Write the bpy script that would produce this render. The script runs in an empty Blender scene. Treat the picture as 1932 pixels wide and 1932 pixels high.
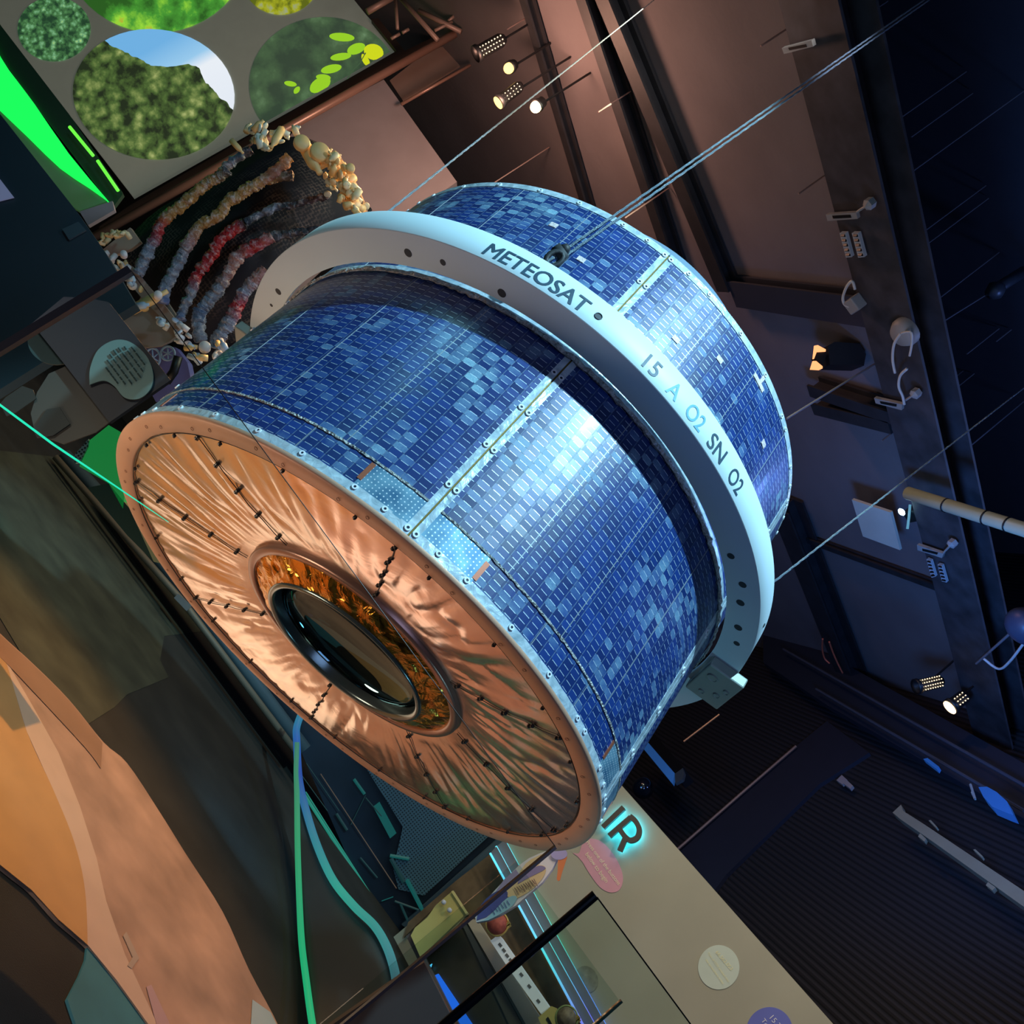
import bpy, bmesh, math, random
from math import sin, cos, pi, radians as R_, sqrt, atan2
from mathutils import Vector, Matrix, noise
V = Vector
random.seed(7)
SC = bpy.context.scene
COL = SC.collection

# ---------------------------------------------------------------- camera, exposure, world
FPX = 1694.6
PITCH = R_(11.0)
CAM = V((0, 0, 1.6))
FW = V((0, cos(PITCH), sin(PITCH))); UP0 = V((0, -sin(PITCH), cos(PITCH))); RT0 = V((1, 0, 0))
_n = sqrt(.593**2 + .805**2); CA, SA = .593/_n, .805/_n
CX = RT0*CA + UP0*SA            # picture right
CY = RT0*(-SA) + UP0*CA         # picture up
cam_d = bpy.data.cameras.new('camera'); cam = bpy.data.objects.new('camera', cam_d); COL.objects.link(cam)
M = Matrix.Identity(4)
for i, c in enumerate((CX, CY, -FW)):
    for j in range(3): M[j][i] = c[j]
M.translation = CAM
cam.matrix_world = M
cam_d.sensor_width = 36; cam_d.sensor_height = 36; cam_d.lens = FPX/1932*36
cam_d.clip_start = .05; cam_d.clip_end = 100
SC.camera = cam
SC.view_settings.view_transform = 'Standard'; SC.view_settings.look = 'None'
SC.view_settings.gamma = 1; SC.view_settings.exposure = 0.0
SC.view_settings.use_curve_mapping = False
w = bpy.data.worlds.new('world'); SC.world = w; w.use_nodes = True
w.node_tree.nodes['Background'].inputs[0].default_value = (.25, .4, .6, 1)
w.node_tree.nodes['Background'].inputs[1].default_value = .02

def srgb(r, g, b):
    f = lambda c: (c/255/12.92) if c/255 <= .04045 else ((c/255+.055)/1.055)**2.4
    return (f(r), f(g), f(b))
def lamp(name, kind, loc, energy, color, aim=None, size=.1, spot=60, blend=.3):
    d = bpy.data.lights.new(name, kind); d.energy = energy; d.color = srgb(*color)
    if kind == 'AREA': d.size = size
    else: d.shadow_soft_size = size
    if kind == 'SPOT': d.spot_size = R_(spot); d.spot_blend = blend
    o = bpy.data.objects.new(name, d); COL.objects.link(o); o.location = loc
    if aim is not None: o.rotation_euler = (V(aim)-V(loc)).to_track_quat('-Z', 'Y').to_euler()
    return o
SATC = V((0.05007, 3.27611, 1.44536))
def ray0(px, py, z): 
    d = FW*FPX + CX*(px-966) - CY*(py-966); return CAM + d*((z-CAM.z)/d.z)
lamp('cyan_spot_light', 'SPOT', (-.25, .5, 6.2), 1750, (172, 228, 252), SATC+V((0, .3, .7)), .06, 44, .3)
lamp('warm_underside_fill', 'SPOT', (-1.1, 2.6, .12), 75, (255, 222, 196), SATC+V((-.2, .2, .1)), .35, 100, .7)  # added unseen fill warming the underside of foil and ring
lamp('front_fill', 'AREA', (1.6, -2.2, 2.8), 48, (150, 172, 230), SATC+V((0, 0, .2)), 2.0)  # added fill lifting the shaded drum under the ring
lamp('blue_wash_light', 'SPOT', (3.0, 5.6, 3.4), 700, (66, 125, 215), (3.6, 8.6, 6.6), .4, 120, 1)
lamp('plinth_fill', 'SPOT', (-3.2, 1.2, 1.7), 300, (255, 238, 226), (-.7, 3.3, 0), .3, 62, 1)  # added low fill brightening the painted platform
fu = lamp('foil_reflection_fill', 'AREA', (-.75, 5.85, .04), 20, (255, 212, 182), (-.35, 5.6, 3), 3.2)  # added unseen area light, gives the foil its salmon reflection
fu.data.shape = 'RECTANGLE'; fu.data.size = 2.7; fu.data.size_y = 1.7; fu.rotation_euler = (math.pi, 0, 0)
lamp('cool_right_fill', 'SPOT', (2.7, 2.5, .35), 60, (130, 205, 235), SATC+V((.5, .5, .7)), .25, 50, .8)  # added low fill for the right side of the ring
lamp('gallery_floor_light', 'AREA', (-1.5, 6.8, 6.2), 130, (235, 235, 205), (-1.5, 7.5, 0), 2.5)
lamp('sign_wall_spot', 'SPOT', (1.4, 3.8, 6.1), 430, (255, 240, 212), (4.2, 7.3, 1.9), .3, 56, .9)
lamp('screen_wall_spot', 'SPOT', (-1.5, 5.0, 6.0), 420, (225, 215, 210), (-3.5, 10.0, 4.2), .4, 80, .9)
lamp('cool_sculpture_fill', 'SPOT', (-.4, 2.6, 6.0), 230, (205, 222, 255), (-2.2, 6.2, 2.6), .1, 34, .7)  # added cool fill for the lower tentacles
lamp('cool_left_fill', 'AREA', (-3.4, 1.8, 4.2), 40, (130, 200, 220), (-3.6, 5.6, 1.2), 1.0)  # added soft cool fill for the dark cabinet
lamp('void_fill', 'POINT', (5.0, 5.5, 8.0), 320, (110, 140, 220), None, .4)  # added blue fill so the ceiling void is not black
lamp('sculpture_spot', 'SPOT', ray0(1012, 200, 6.1)+V((.1, -.3, -.2)), 1700, (255, 176, 96), ray0(640, 380, 3.3)*0+V((-1.9, 6.3, 3.3)), .05, 40, .6)
lamp('warm_haze_fill', 'POINT', ray0(1012, 200, 6.1)+V((0, -.6, -.7)), 160, (255, 188, 160), None, .25)  # added point light for the warm glare haze around the amber lamp
lamp('neutral_ceiling_glow', 'POINT', (1.4, 5.4, 4.8), 36, (176, 180, 215), None, .3)

# ---------------------------------------------------------------- picture rays and planes
def ray(px, py): return FW*FPX + CX*(px-966) - CY*(py-966)
def on(px, py, p0, n):
    d = ray(px, py); n = V(n); return CAM + d*((V(p0)-CAM).dot(n)/d.dot(n))
def atz(px, py, z): return on(px, py, (0, 0, z), (0, 0, 1))
def atY(px, py, y): return on(px, py, (0, y, 0), (0, 1, 0))
def atd(px, py, d): return CAM + ray(px, py)*(d/FPX)
N1 = V((.207, .978, 0)).normalized(); P1 = V((0, 9.8, 0))          # screen wall
NI = V((.7071, .7071, 0)); PI_ = V((3, 8.5, 0))                      # sign wall
NR = V((.99, .144, 0)).normalized(); PR = V((6.6, 0, 0))            # right wall
def w1(px, py, off=0): return on(px, py, P1-N1*off, N1)
def wi(px, py, off=0): return on(px, py, PI_-NI*off, NI)
def wr(px, py, off=0): return on(px, py, PR-NR*off, NR)

# ---------------------------------------------------------------- materials
MATS = {}
def mat(name, col, rough=.6, metal=0, emit=None, strength=0, bump=0, bscale=30, mottle=0, mscale=4, spec=.5, coat=0):
    if name in MATS: return MATS[name]
    m = bpy.data.materials.new(name); m.use_nodes = True; nt = m.node_tree; b = nt.nodes['Principled BSDF']
    c = srgb(*col)
    b.inputs['Base Color'].default_value = (*c, 1); b.inputs['Roughness'].default_value = rough
    b.inputs['Metallic'].default_value = metal; b.inputs['Specular IOR Level'].default_value = spec
    b.inputs['Coat Weight'].default_value = coat
    if emit is not None:
        b.inputs['Emission Color'].default_value = (*srgb(*emit), 1); b.inputs['Emission Strength'].default_value = strength
    L = nt.links; tc = nt.nodes.new('ShaderNodeTexCoord')
    n = nt.nodes.new('ShaderNodeTexNoise'); n.inputs['Scale'].default_value = mscale; n.inputs['Detail'].default_value = 6
    L.new(tc.outputs['Object'], n.inputs['Vector'])
    r = nt.nodes.new('ShaderNodeValToRGB'); k = mottle if mottle else .06
    r.color_ramp.elements[0].position = .3; r.color_ramp.elements[1].position = .72
    r.color_ramp.elements[0].color = (*[x*(1-k) for x in c], 1); r.color_ramp.elements[1].color = (*[min(1, x*(1+k)) for x in c], 1)
    L.new(n.outputs['Fac'], r.inputs['Fac']); L.new(r.outputs['Color'], b.inputs['Base Color'])
    if bump:
        n2 = nt.nodes.new('ShaderNodeTexNoise'); n2.inputs['Scale'].default_value = bscale; n2.inputs['Detail'].default_value = 5
        L.new(tc.outputs['Object'], n2.inputs['Vector'])
        bp = nt.nodes.new('ShaderNodeBump'); bp.inputs['Strength'].default_value = bump; bp.inputs['Distance'].default_value = .01
        L.new(n2.outputs['Fac'], bp.inputs['Height']); L.new(bp.outputs['Normal'], b.inputs['Normal'])
    MATS[name] = m; return m
def glow(name, col, s): return mat(name, (20, 20, 20), .5, emit=col, strength=s)

class NB:   # small node-graph helper
    def __init__(s, name):
        s.m = bpy.data.materials.new(name); s.m.use_nodes = True; s.nt = s.m.node_tree; s.b = s.nt.nodes['Principled BSDF']; MATS[name] = s.m
    def n(s, t, **kw):
        x = s.nt.nodes.new(t)
        for k, v in kw.items(): setattr(x, k, v)
        return x
    def l(s, a, b): s.nt.links.new(a, b)
    def math(s, op, a, b=None, c=None, clamp=False):
        x = s.n('ShaderNodeMath', operation=op); x.use_clamp = clamp
        for i, v in enumerate((a, b, c)):
            if v is None: continue
            if isinstance(v, (int, float)): x.inputs[i].default_value = v
            else: s.l(v, x.inputs[i])
        return x.outputs[0]
    def mix(s, f, a, b):
        x = s.n('ShaderNodeMix', data_type='RGBA')
        for sock, v in ((x.inputs[0], f), (x.inputs[6], a), (x.inputs[7], b)):
            if isinstance(v, (int, float)): sock.default_value = v
            elif isinstance(v, tuple): sock.default_value = (*v, 1)
            else: s.l(v, sock)
        return x.outputs[2]
    def ramp(s, f, stops, interp='LINEAR'):
        x = s.n('ShaderNodeValToRGB'); x.color_ramp.interpolation = interp
        e = x.color_ramp.elements
        while len(e) < len(stops): e.new(.5)
        for i, (p, c) in enumerate(stops):
            e[i].position = p; e[i].color = (*c, 1) if len(c) == 3 else c
        s.l(f, x.inputs[0]); return x.outputs[0]

def solar_material():
    g = NB('solar_cells'); uv = g.n('ShaderNodeUVMap'); sp = g.n('ShaderNodeSeparateXYZ'); g.l(uv.outputs[0], sp.inputs[0])
    u = g.math('DIVIDE', sp.outputs[0], .0396); v = g.math('DIVIDE', sp.outputs[1], .0219)
    fu = g.math('FRACT', u); fv = g.math('FRACT', v); iu = g.math('FLOOR', u); iv = g.math('FLOOR', v)
    cb = g.n('ShaderNodeCombineXYZ'); g.l(iu, cb.inputs[0]); g.l(iv, cb.inputs[1])
    wn = g.n('ShaderNodeTexWhiteNoise', noise_dimensions='2D'); g.l(cb.outputs[0], wn.inputs['Vector'])
    ns = g.n('ShaderNodeTexNoise'); ns.inputs['Scale'].default_value = 3.3; ns.inputs['Detail'].default_value = 3
    mp = g.n('ShaderNodeMapping'); g.l(uv.outputs[0], mp.inputs[0]); mp.inputs['Location'].default_value = (4.3, 2.2, 0)
    g.l(mp.outputs[0], ns.inputs['Vector'])
    fine = g.n('ShaderNodeTexNoise'); fine.inputs['Scale'].default_value = 160; fine.inputs['Detail'].default_value = 3; g.l(uv.outputs[0], fine.inputs['Vector'])
    # weathered patches of single cells, clustered
    cl = g.math('ADD', g.math('MULTIPLY', ns.outputs['Fac'], 1.0), g.math('MULTIPLY', wn.outputs['Value'], .32))
    for (cu, cv, cr, ck) in ((-.22, .56, .24, .20), (.62, .5, .2, .13), (-.52, 1.3, .28, .17), (.25, 1.0, .2, .05)):
        q = g.n('ShaderNodeVectorMath', operation='DISTANCE'); g.l(uv.outputs[0], q.inputs[0]); q.inputs[1].default_value = (cu, cv, 0)
        cl = g.math('ADD', cl, g.math('MULTIPLY', g.math('SUBTRACT', 1, g.math('DIVIDE', q.outputs['Value'], cr), clamp=True), ck))
    worn = g.math('MULTIPLY', g.math('SUBTRACT', cl, .745, clamp=True), 3.4, clamp=True)
    worn = g.math('MULTIPLY', worn, g.math('ADD', .35, fine.outputs['Fac']), clamp=True)
    base = g.mix(wn.outputs['Value'], srgb(15, 40, 92), srgb(23, 58, 128))
    base = g.mix(worn, base, srgb(140, 182, 194))
    # thin dark gaps along the axis
    gapu = g.math('LESS_THAN', g.math('ABSOLUTE', g.math('SUBTRACT', fu, .5)), .476)
    col = g.mix(gapu, srgb(96, 116, 140), base)
    # row joints with bright interconnect dashes
    dv = g.math('ABSOLUTE', g.math('SUBTRACT', fv, .5)); row = g.math('GREATER_THAN', dv, .457)
    ing = g.math('GREATER_THAN', dv, .474)
    du = g.math('ABSOLUTE', g.math('SUBTRACT', fu, .5)); dash = g.math('MULTIPLY', row, g.math('LESS_THAN', du, .32))
    col = g.mix(ing, col, srgb(20, 32, 60)); col = g.mix(dash, col, srgb(205, 220, 230))
    g.l(col, g.b.inputs['Base Color'])
    rough = g.math('ADD', .37, g.math('MULTIPLY', worn, .22)); g.l(g.math('ADD', rough, g.math('MULTIPLY', wn.outputs['Value'], .05)), g.b.inputs['Roughness'])
    g.b.inputs['Specular IOR Level'].default_value = .55; g.l(g.math('MULTIPLY', dash, .5), g.b.inputs['Metallic'])
    g.b.inputs['Coat Weight'].default_value = .08; g.b.inputs['Coat Roughness'].default_value = .1
    hgt = g.math('ADD', g.math('MULTIPLY', g.math('SUBTRACT', 1, row), 1.0), g.math('MULTIPLY', fine.outputs['Fac'], .1))
    bp = g.n('ShaderNodeBump'); bp.inputs['Strength'].default_value = .35; bp.inputs['Distance'].default_value = .0012
    g.l(hgt, bp.inputs['Height'])
    # every cell lies at a slightly different angle
    wc = g.n('ShaderNodeTexWhiteNoise', noise_dimensions='2D'); g.l(cb.outputs[0], wc.inputs['Vector'])
    off = g.n('ShaderNodeVectorMath', operation='SUBTRACT'); g.l(wc.outputs['Color'], off.inputs[0]); off.inputs[1].default_value = (.5, .5, .5)
    sc = g.n('ShaderNodeVectorMath', operation='SCALE'); g.l(off.outputs[0], sc.inputs[0]); sc.inputs['Scale'].default_value = .055
    ad = g.n('ShaderNodeVectorMath', operation='ADD'); g.l(bp.outputs[0], ad.inputs[0]); g.l(sc.outputs[0], ad.inputs[1])
    no = g.n('ShaderNodeVectorMath', operation='NORMALIZE'); g.l(ad.outputs[0], no.inputs[0]); g.l(no.outputs[0], g.b.inputs['Normal'])
    return g.m
def foil_material(name, c1, c2, rough, bump, scale, metal=.85, stretch=(1, 1, 1)):
    g = NB(name); tc = g.n('ShaderNodeTexCoord'); mp = g.n('ShaderNodeMapping'); g.l(tc.outputs['Object'], mp.inputs[0]); mp.inputs['Scale'].default_value = stretch
    a = g.n('ShaderNodeTexNoise'); a.inputs['Scale'].default_value = scale; a.inputs['Detail'].default_value = 7; a.inputs['Distortion'].default_value = 1.2
    g.l(mp.outputs[0], a.inputs['Vector'])
    v = g.n('ShaderNodeTexVoronoi'); v.inputs['Scale'].default_value = scale*1.7; g.l(mp.outputs[0], v.inputs['Vector'])
    h = g.math('ADD', a.outputs['Fac'], g.math('MULTIPLY', v.outputs['Distance'], .5))
    bp = g.n('ShaderNodeBump'); bp.inputs['Strength'].default_value = bump; bp.inputs['Distance'].default_value = .02; g.l(h, bp.inputs['Height'])
    g.l(bp.outputs[0], g.b.inputs['Normal'])
    g.l(g.ramp(a.outputs['Fac'], [(.3, srgb(*c1)), (.7, srgb(*c2))]), g.b.inputs['Base Color'])
    g.b.inputs['Metallic'].default_value = metal; g.b.inputs['Roughness'].default_value = rough
    return g.m
def glass_material(name, tint, gloss=.08):
    g = NB(name); g.nt.nodes.remove(g.b); out = [x for x in g.nt.nodes if x.type == 'OUTPUT_MATERIAL'][0]
    t = g.n('ShaderNodeBsdfTransparent'); t.inputs[0].default_value = (*tint, 1)
    q = g.n('ShaderNodeBsdfGlossy'); q.inputs['Roughness'].default_value = .01
    f = g.n('ShaderNodeFresnel'); f.inputs[0].default_value = 1.4
    mx = g.n('ShaderNodeMixShader'); g.l(g.math('MULTIPLY', f.outputs[0], gloss/.08, clamp=True), mx.inputs[0]); g.l(t.outputs[0], mx.inputs[1]); g.l(q.outputs[0], mx.inputs[2])
    g.l(mx.outputs[0], out.inputs[0]); return g.m

# ---------------------------------------------------------------- mesh helpers
def obj(name, verts, faces, m, parent=None, smooth=False, uvs=None):
    me = bpy.data.meshes.new(name); me.from_pydata([tuple(v) for v in verts], [], faces); me.update()
    o = bpy.data.objects.new(name, me); COL.objects.link(o)
    if m: me.materials.append(m)
    if parent is not None: o.parent = parent
    if smooth:
        for p in me.polygons: p.use_smooth = True
    if uvs:
        ul = me.uv_layers.new(name='UVMap')
        for lp in me.loops: ul.data[lp.index].uv = uvs[lp.vertex_index]
    return o
def fixn(o):
    bm = bmesh.new(); bm.from_mesh(o.data); bmesh.ops.recalc_face_normals(bm, faces=bm.faces); bm.to_mesh(o.data); bm.free(); return o
def bev(o, wd=.004, seg=2):
    md = o.modifiers.new('bevel', 'BEVEL'); md.width = wd; md.segments = seg; md.limit_method = 'ANGLE'; return o
class MB:
    def __init__(s): s.v = []; s.f = []
    def add(s, v, f):
        k = len(s.v); s.v += [V(x) for x in v]; s.f += [tuple(i+k for i in q) for q in f]; return s
    def box(s, c, size, ax=None):
        c = V(c); a = ax or (V((1, 0, 0)), V((0, 1, 0)), V((0, 0, 1)))
        vs = [c + a[0]*size[0]*i/2 + a[1]*size[1]*j/2 + a[2]*size[2]*k/2 for i in (-1, 1) for j in (-1, 1) for k in (-1, 1)]
        return s.add(vs, [(0, 1, 3, 2), (4, 6, 7, 5), (0, 4, 5, 1), (2, 3, 7, 6), (0, 2, 6, 4), (1, 5, 7, 3)])
    def prism(s, pts, t):
        n = len(pts); t = V(t); vs = [V(p) for p in pts] + [V(p)+t for p in pts]
        return s.add(vs, [tuple(range(n)), tuple(range(2*n-1, n-1, -1))] + [(i, i+n, (i+1) % n+n, (i+1) % n) for i in range(n)])
    def tube(s, pts, r, seg=8, cap=True, closed=False):
        pts = [V(p) for p in pts]; n = len(pts); rs = r if isinstance(r, (list, tuple)) else [r]*n
        k = len(s.v); up = None
        for i, p in enumerate(pts):
            a = pts[(i-1) % n] if (i or closed) else p; b = pts[(i+1) % n] if (i < n-1 or closed) else p
            d = (b-a); d = d.normalized() if d.length > 1e-9 else V((0, 0, 1))
            if up is None:
                up = V((0, 0, 1)) if abs(d.z) < .9 else V((1, 0, 0))
            x = d.cross(up); x.normalize(); y = x.cross(d); up = y
            for j in range(seg):
                t = 2*pi*j/seg; s.v.append(p + (x*cos(t)+y*sin(t))*rs[i])
        for i in range(n if closed else n-1):
            for j in range(seg):
                a0 = k+i*seg; a1 = k+((i+1) % n)*seg; s.f.append((a0+j, a0+(j+1) % seg, a1+(j+1) % seg, a1+j))
        if cap and not closed:
            s.f.append(tuple(k+j for j in range(seg))[::-1]); s.f.append(tuple(k+(n-1)*seg+j for j in range(seg)))
        return s
    def lathe(s, prof, o=(0, 0, 0), ax=None, seg=24):
        o = V(o); a = ax or (V((1, 0, 0)), V((0, 1, 0)), V((0, 0, 1))); k = len(s.v); n = len(prof)
        for r, h in prof:
            for j in range(seg):
                t = 2*pi*j/seg; s.v.append(o + a[2]*h + (a[0]*cos(t)+a[1]*sin(t))*max(r, 1e-4))
        for i in range(n-1):
            for j in range(seg): s.f.append((k+i*seg+j, k+i*seg+(j+1) % seg, k+(i+1)*seg+(j+1) % seg, k+(i+1)*seg+j))
        return s
    def ball(s, c, r, seg=14, sq=(1, 1, 1)):
        k = len(s.v); rings = seg//2
        for i in range(rings+1):
            a = pi*i/rings
            for j in range(seg):
                t = 2*pi*j/seg; s.v.append(V(c)+V((r*sin(a)*cos(t)*sq[0], r*sin(a)*sin(t)*sq[1], r*cos(a)*sq[2])))
        for i in range(rings):
            for j in range(seg): s.f.append((k+i*seg+j, k+(i+1)*seg+j, k+(i+1)*seg+(j+1) % seg, k+i*seg+(j+1) % seg))
        return s
    def build(s, name, m, parent=None, smooth=False, fix=True):
        o = obj(name, s.v, s.f, m, parent, smooth)
        return fixn(o) if fix else o
def tag(o, label=None, cat=None, group=None, kind=None):
    for k, v in (('label', label), ('category', cat), ('group', group), ('kind', kind)):
        if v: o[k] = v
    return o
def empty(name, loc=(0, 0, 0), rot=None):
    o = bpy.data.objects.new(name, None); COL.objects.link(o); o.location = loc; o.empty_display_size = .1
    if rot is not None:
        m = rot.copy(); m.translation = V(loc); o.matrix_world = m
    return o
def basis(z, x=None):
    z = V(z).normalized(); x = V(x) if x is not None else (V((0, 0, 1)) if abs(z.z) < .9 else V((1, 0, 0)))
    x = (x - z*x.dot(z)).normalized(); return x, z.cross(x), z
def poly(name, pix, fn, thick, m, parent=None, nrm=None, smooth=False):
    pts = [fn(*p) for p in pix]; c = sum(pts, V())/len(pts)
    if nrm is None:
        nrm = V()
        for i in range(len(pts)): nrm += (pts[i]-c).cross(pts[(i+1) % len(pts)]-c)
        nrm.normalize()
    n = V(nrm)
    if n.dot(CAM-c) > 0: n = -n
    return MB().prism(pts, n*thick).build(name, m, parent)
def ell(cx, cy, rx, ry=None, n=40, rot=0):
    ry = ry or rx; q = R_(rot)
    return [(cx+rx*cos(t)*cos(q)-ry*sin(t)*sin(q), cy+rx*cos(t)*sin(q)+ry*sin(t)*cos(q)) for t in [2*pi*i/n for i in range(n)]]
def spline(pts, k=6):
    out = []
    for i in range(len(pts)-1):
        p0, p1, p2, p3 = pts[max(i-1, 0)], pts[i], pts[i+1], pts[min(i+2, len(pts)-1)]
        for j in range(k):
            t = j/k
            out.append(tuple(.5*((2*b)+(-a+c)*t+(2*a-5*b+4*c-d)*t*t+(-a+3*b-3*c+d)*t**3) for a, b, c, d in zip(p0, p1, p2, p3)))
    return out+[tuple(pts[-1])]
def text_mesh(s, size=1, offset=0, extrude=0, res=4):
    cu = bpy.data.curves.new('t', 'FONT'); cu.body = s; cu.size = size; cu.offset = offset; cu.extrude = extrude; cu.align_x = 'LEFT'; cu.resolution_u = res
    o = bpy.data.objects.new('t', cu); COL.objects.link(o)
    bpy.context.view_layer.update()
    me = bpy.data.meshes.new_from_object(o.evaluated_get(bpy.context.evaluated_depsgraph_get()))
    vs = [v.co.copy() for v in me.vertices]; fs = [tuple(p.vertices) for p in me.polygons]
    bpy.data.objects.remove(o); bpy.data.curves.remove(cu); bpy.data.meshes.remove(me)
    return vs, fs
def wall_text(name, s, a, b, m, parent, lift=.004, hscale=1.0, offset=0, extrude=.001):
    """text whose baseline runs from point a to point b on a wall facing the visitor"""
    a, b = V(a), V(b); vs, fs = text_mesh(s, 1, offset, 0)
    x0 = min(v.x for v in vs); x1 = max(v.x for v in vs); k = (b-a).length/(x1-x0); xd = (b-a).normalized()
    n = xd.cross(V((0, 0, 1))).normalized()
    if n.dot(CAM-a) < 0: n = -n
    yd = n.cross(xd); pts = [a+xd*(v.x-x0)*k+yd*v.y*k*hscale+n*lift for v in vs]
    return obj(name, pts, fs, m, parent)

# ---------------------------------------------------------------- shared materials
m_slab = mat('painted_concrete_ceiling', (108, 102, 104), .85, bump=.3, bscale=14, mottle=.12, mscale=1.3)
m_void = mat('black_ceiling_void', (62, 68, 80), .9)
m_beam = mat('black_painted_steel', (38, 38, 42), .6, mottle=.3, mscale=6)
m_steel = mat('galvanised_steel', (150, 152, 155), .45, .6)
m_black = mat('black_plastic', (16, 17, 20), .45)
m_floor_dark = mat('dark_carpet', (44, 42, 38), .95, mottle=.35, mscale=2.2, bump=.3, bscale=160)
m_olive = mat('olive_floor', (66, 68, 54), .9, mottle=.4, mscale=3)
m_wallgrey = mat('taupe_painted_wall', (174, 172, 152), .8, mottle=.08, mscale=1.2)
m_cream = mat('cream_plastic', (236, 214, 160), .45, spec=.4)
m_brown = mat('brown_metal_tube', (150, 112, 96), .35, .3)

# ================================================================ SETTING
def quad(name, p, m, kind='structure'):
    o = obj(name, p, [tuple(range(len(p)))], m); tag(o, kind=kind); return o
quad('floor', [(-14, -5, 0), (9, -5, 0), (9, 19, 0), (-14, 19, 0)], m_floor_dark)
beamA, beamB = atz(1512, -30, 6.25), atz(1868, 1400, 6.25)
bd = (beamB-beamA).normalized(); bn = V((-bd.y, bd.x, 0))          # bn points away to the far left
if bn.dot(V((-1, 1, 0))) < 0: bn = -bn
sl = [beamA-bd*14+V((0, 0, .35)), beamB+bd*12+V((0, 0, .35)), beamB+bd*12+bn*24+V((0, 0, .35)), beamA-bd*14+bn*24+V((0, 0, .35))]
quad('ceiling', sl, m_slab)
quad('ceiling_void', [(-18, -9, 9.6), (18, -9, 9.6), (18, 24, 9.6), (-18, 24, 9.6)], m_void)
d1 = V((.978, -.207, 0)).normalized()
def vquad(name, p, d, a, b, z0, z1, m):
    p = V(p); return quad(name, [p+d*a+V((0, 0, z0)), p+d*b+V((0, 0, z0)), p+d*b+V((0, 0, z1)), p+d*a+V((0, 0, z1))], m)
m_backwall = mat('charcoal_wall', (70, 62, 60), .85)
vquad('wall_back', P1+N1*7, d1, -14, 14, 0, 9.6, m_backwall)
# right wall of ribbed acoustic panels
dr = V((-.144, .99, 0)).normalized()
g = NB('ribbed_acoustic_panel'); tc = g.n('ShaderNodeTexCoord'); sp = g.n('ShaderNodeSeparateXYZ'); g.l(tc.outputs['Object'], sp.inputs[0])
fz = g.math('FRACT', g.math('MULTIPLY', sp.outputs[2], 14.5)); rb = g.math('ABSOLUTE', g.math('SUBTRACT', fz, .5))
g.l(g.ramp(rb, [(.1, srgb(14, 12, 15)), (.3, srgb(40, 36, 40))]), g.b.inputs['Base Color']); g.b.inputs['Roughness'].default_value = .85
bp = g.n('ShaderNodeBump'); bp.inputs['Distance'].default_value = .03; g.l(rb, bp.inputs['Height']); g.l(bp.outputs[0], g.b.inputs['Normal'])
m_rib = g.m
vquad('wall_right', PR, dr, -5, 22, 0, 9.6, m_rib)
vquad('wall_left', (-11, 0, 0), V((0, 1, 0)), -6, 20, 0, 9.6, m_backwall)
vquad('wall_rear', (0, -5, 0), V((1, 0, 0)), -14, 10, 0, 9.6, m_backwall)

# ================================================================ SATELLITE
E1 = V((-0.07772875, -0.93496263, 0.34612587)); AX = V((-0.19039193, 0.35470733, 0.91538714)).normalized()
E1 = (E1-AX*E1.dot(AX)).normalized(); E2 = AX.cross(E1)
SM = Matrix.Identity(4)
for i, c in enumerate((E1, E2, AX)):
    for j in range(3): SM[j][i] = c[j]
SM.translation = SATC
sat = empty('satellite'); sat.matrix_world = SM
tag(sat, 'blue drum-shaped weather satellite with METEOSAT ring hanging on steel cables', 'satellite')
def cyl(r, th, h):
    t = R_(th); return V((r*cos(t), r*sin(t), h))
def s2w(p): return SM @ V(p)
m_sol = solar_material()
def shell(name, r, t0, t1, h0, h1, m, parent, thick=.01, nt=None, nh=1, uv=False, amp=0, seed=0):
    nt = nt or max(2, int(abs(t1-t0)/2)); vs = []; uvs = []; fs = []
    for s in (0, 1):
        for i in range(nt+1):
            for j in range(nh+1):
                th = t0+(t1-t0)*i/nt; h = h0+(h1-h0)*j/nh
                rr = r-s*thick
                if amp: rr += amp*noise.noise(V((th*.9+seed, h*60, s)))
                if amp and j in (0, nh): h += amp*1.2*noise.noise(V((th*1.1+seed, j*9., 3)))
                vs.append(cyl(rr, th, h)); uvs.append((r*R_(th)+.002, h+.0108))
    k = (nt+1)*(nh+1); q = nh+1
    for i in range(nt):
        for j in range(nh):
            a = i*q+j; fs.append((a, a+q, a+q+1, a+1)); fs.append((k+a, k+a+1, k+a+q+1, k+a+q))
    for i in range(nt):
        a = i*q; fs.append((a, k+a, k+a+q, a+q)); a = i*q+nh; fs.append((a, a+q, k+a+q, k+a))
    for j in range(nh):
        fs.append((j, j+1, k+j+1, k+j)); a = nt*q+j; fs.append((a, k+a, k+a+1, a+1))
    return obj(name, vs, fs, m, parent, smooth=False, uvs=uvs if uv else None)
m_core = mat('dark_core', (18, 20, 24), .7)
m_strip = foil_material('bright_kapton_strip', (150, 170, 180), (206, 218, 224), .3, .2, 22, .1)
m_dotted = NB('dotted_silver_sheet'); g = m_dotted
tc = g.n('ShaderNodeUVMap'); sp = g.n('ShaderNodeSeparateXYZ'); g.l(tc.outputs[0], sp.inputs[0])
fx = g.math('SUBTRACT', g.math('FRACT', g.math('DIVIDE', sp.outputs[0], .0125)), .5); fy = g.math('SUBTRACT', g.math('FRACT', g.math('DIVIDE', sp.outputs[1], .0125)), .5)
dd = g.math('SQRT', g.math('ADD', g.math('POWER', g.math('ABSOLUTE', fx), 2), g.math('POWER', g.math('ABSOLUTE', fy), 2)))
nn = g.n('ShaderNodeTexNoise'); nn.inputs['Scale'].default_value = 14; g.l(tc.outputs[0], nn.inputs['Vector'])
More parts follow.
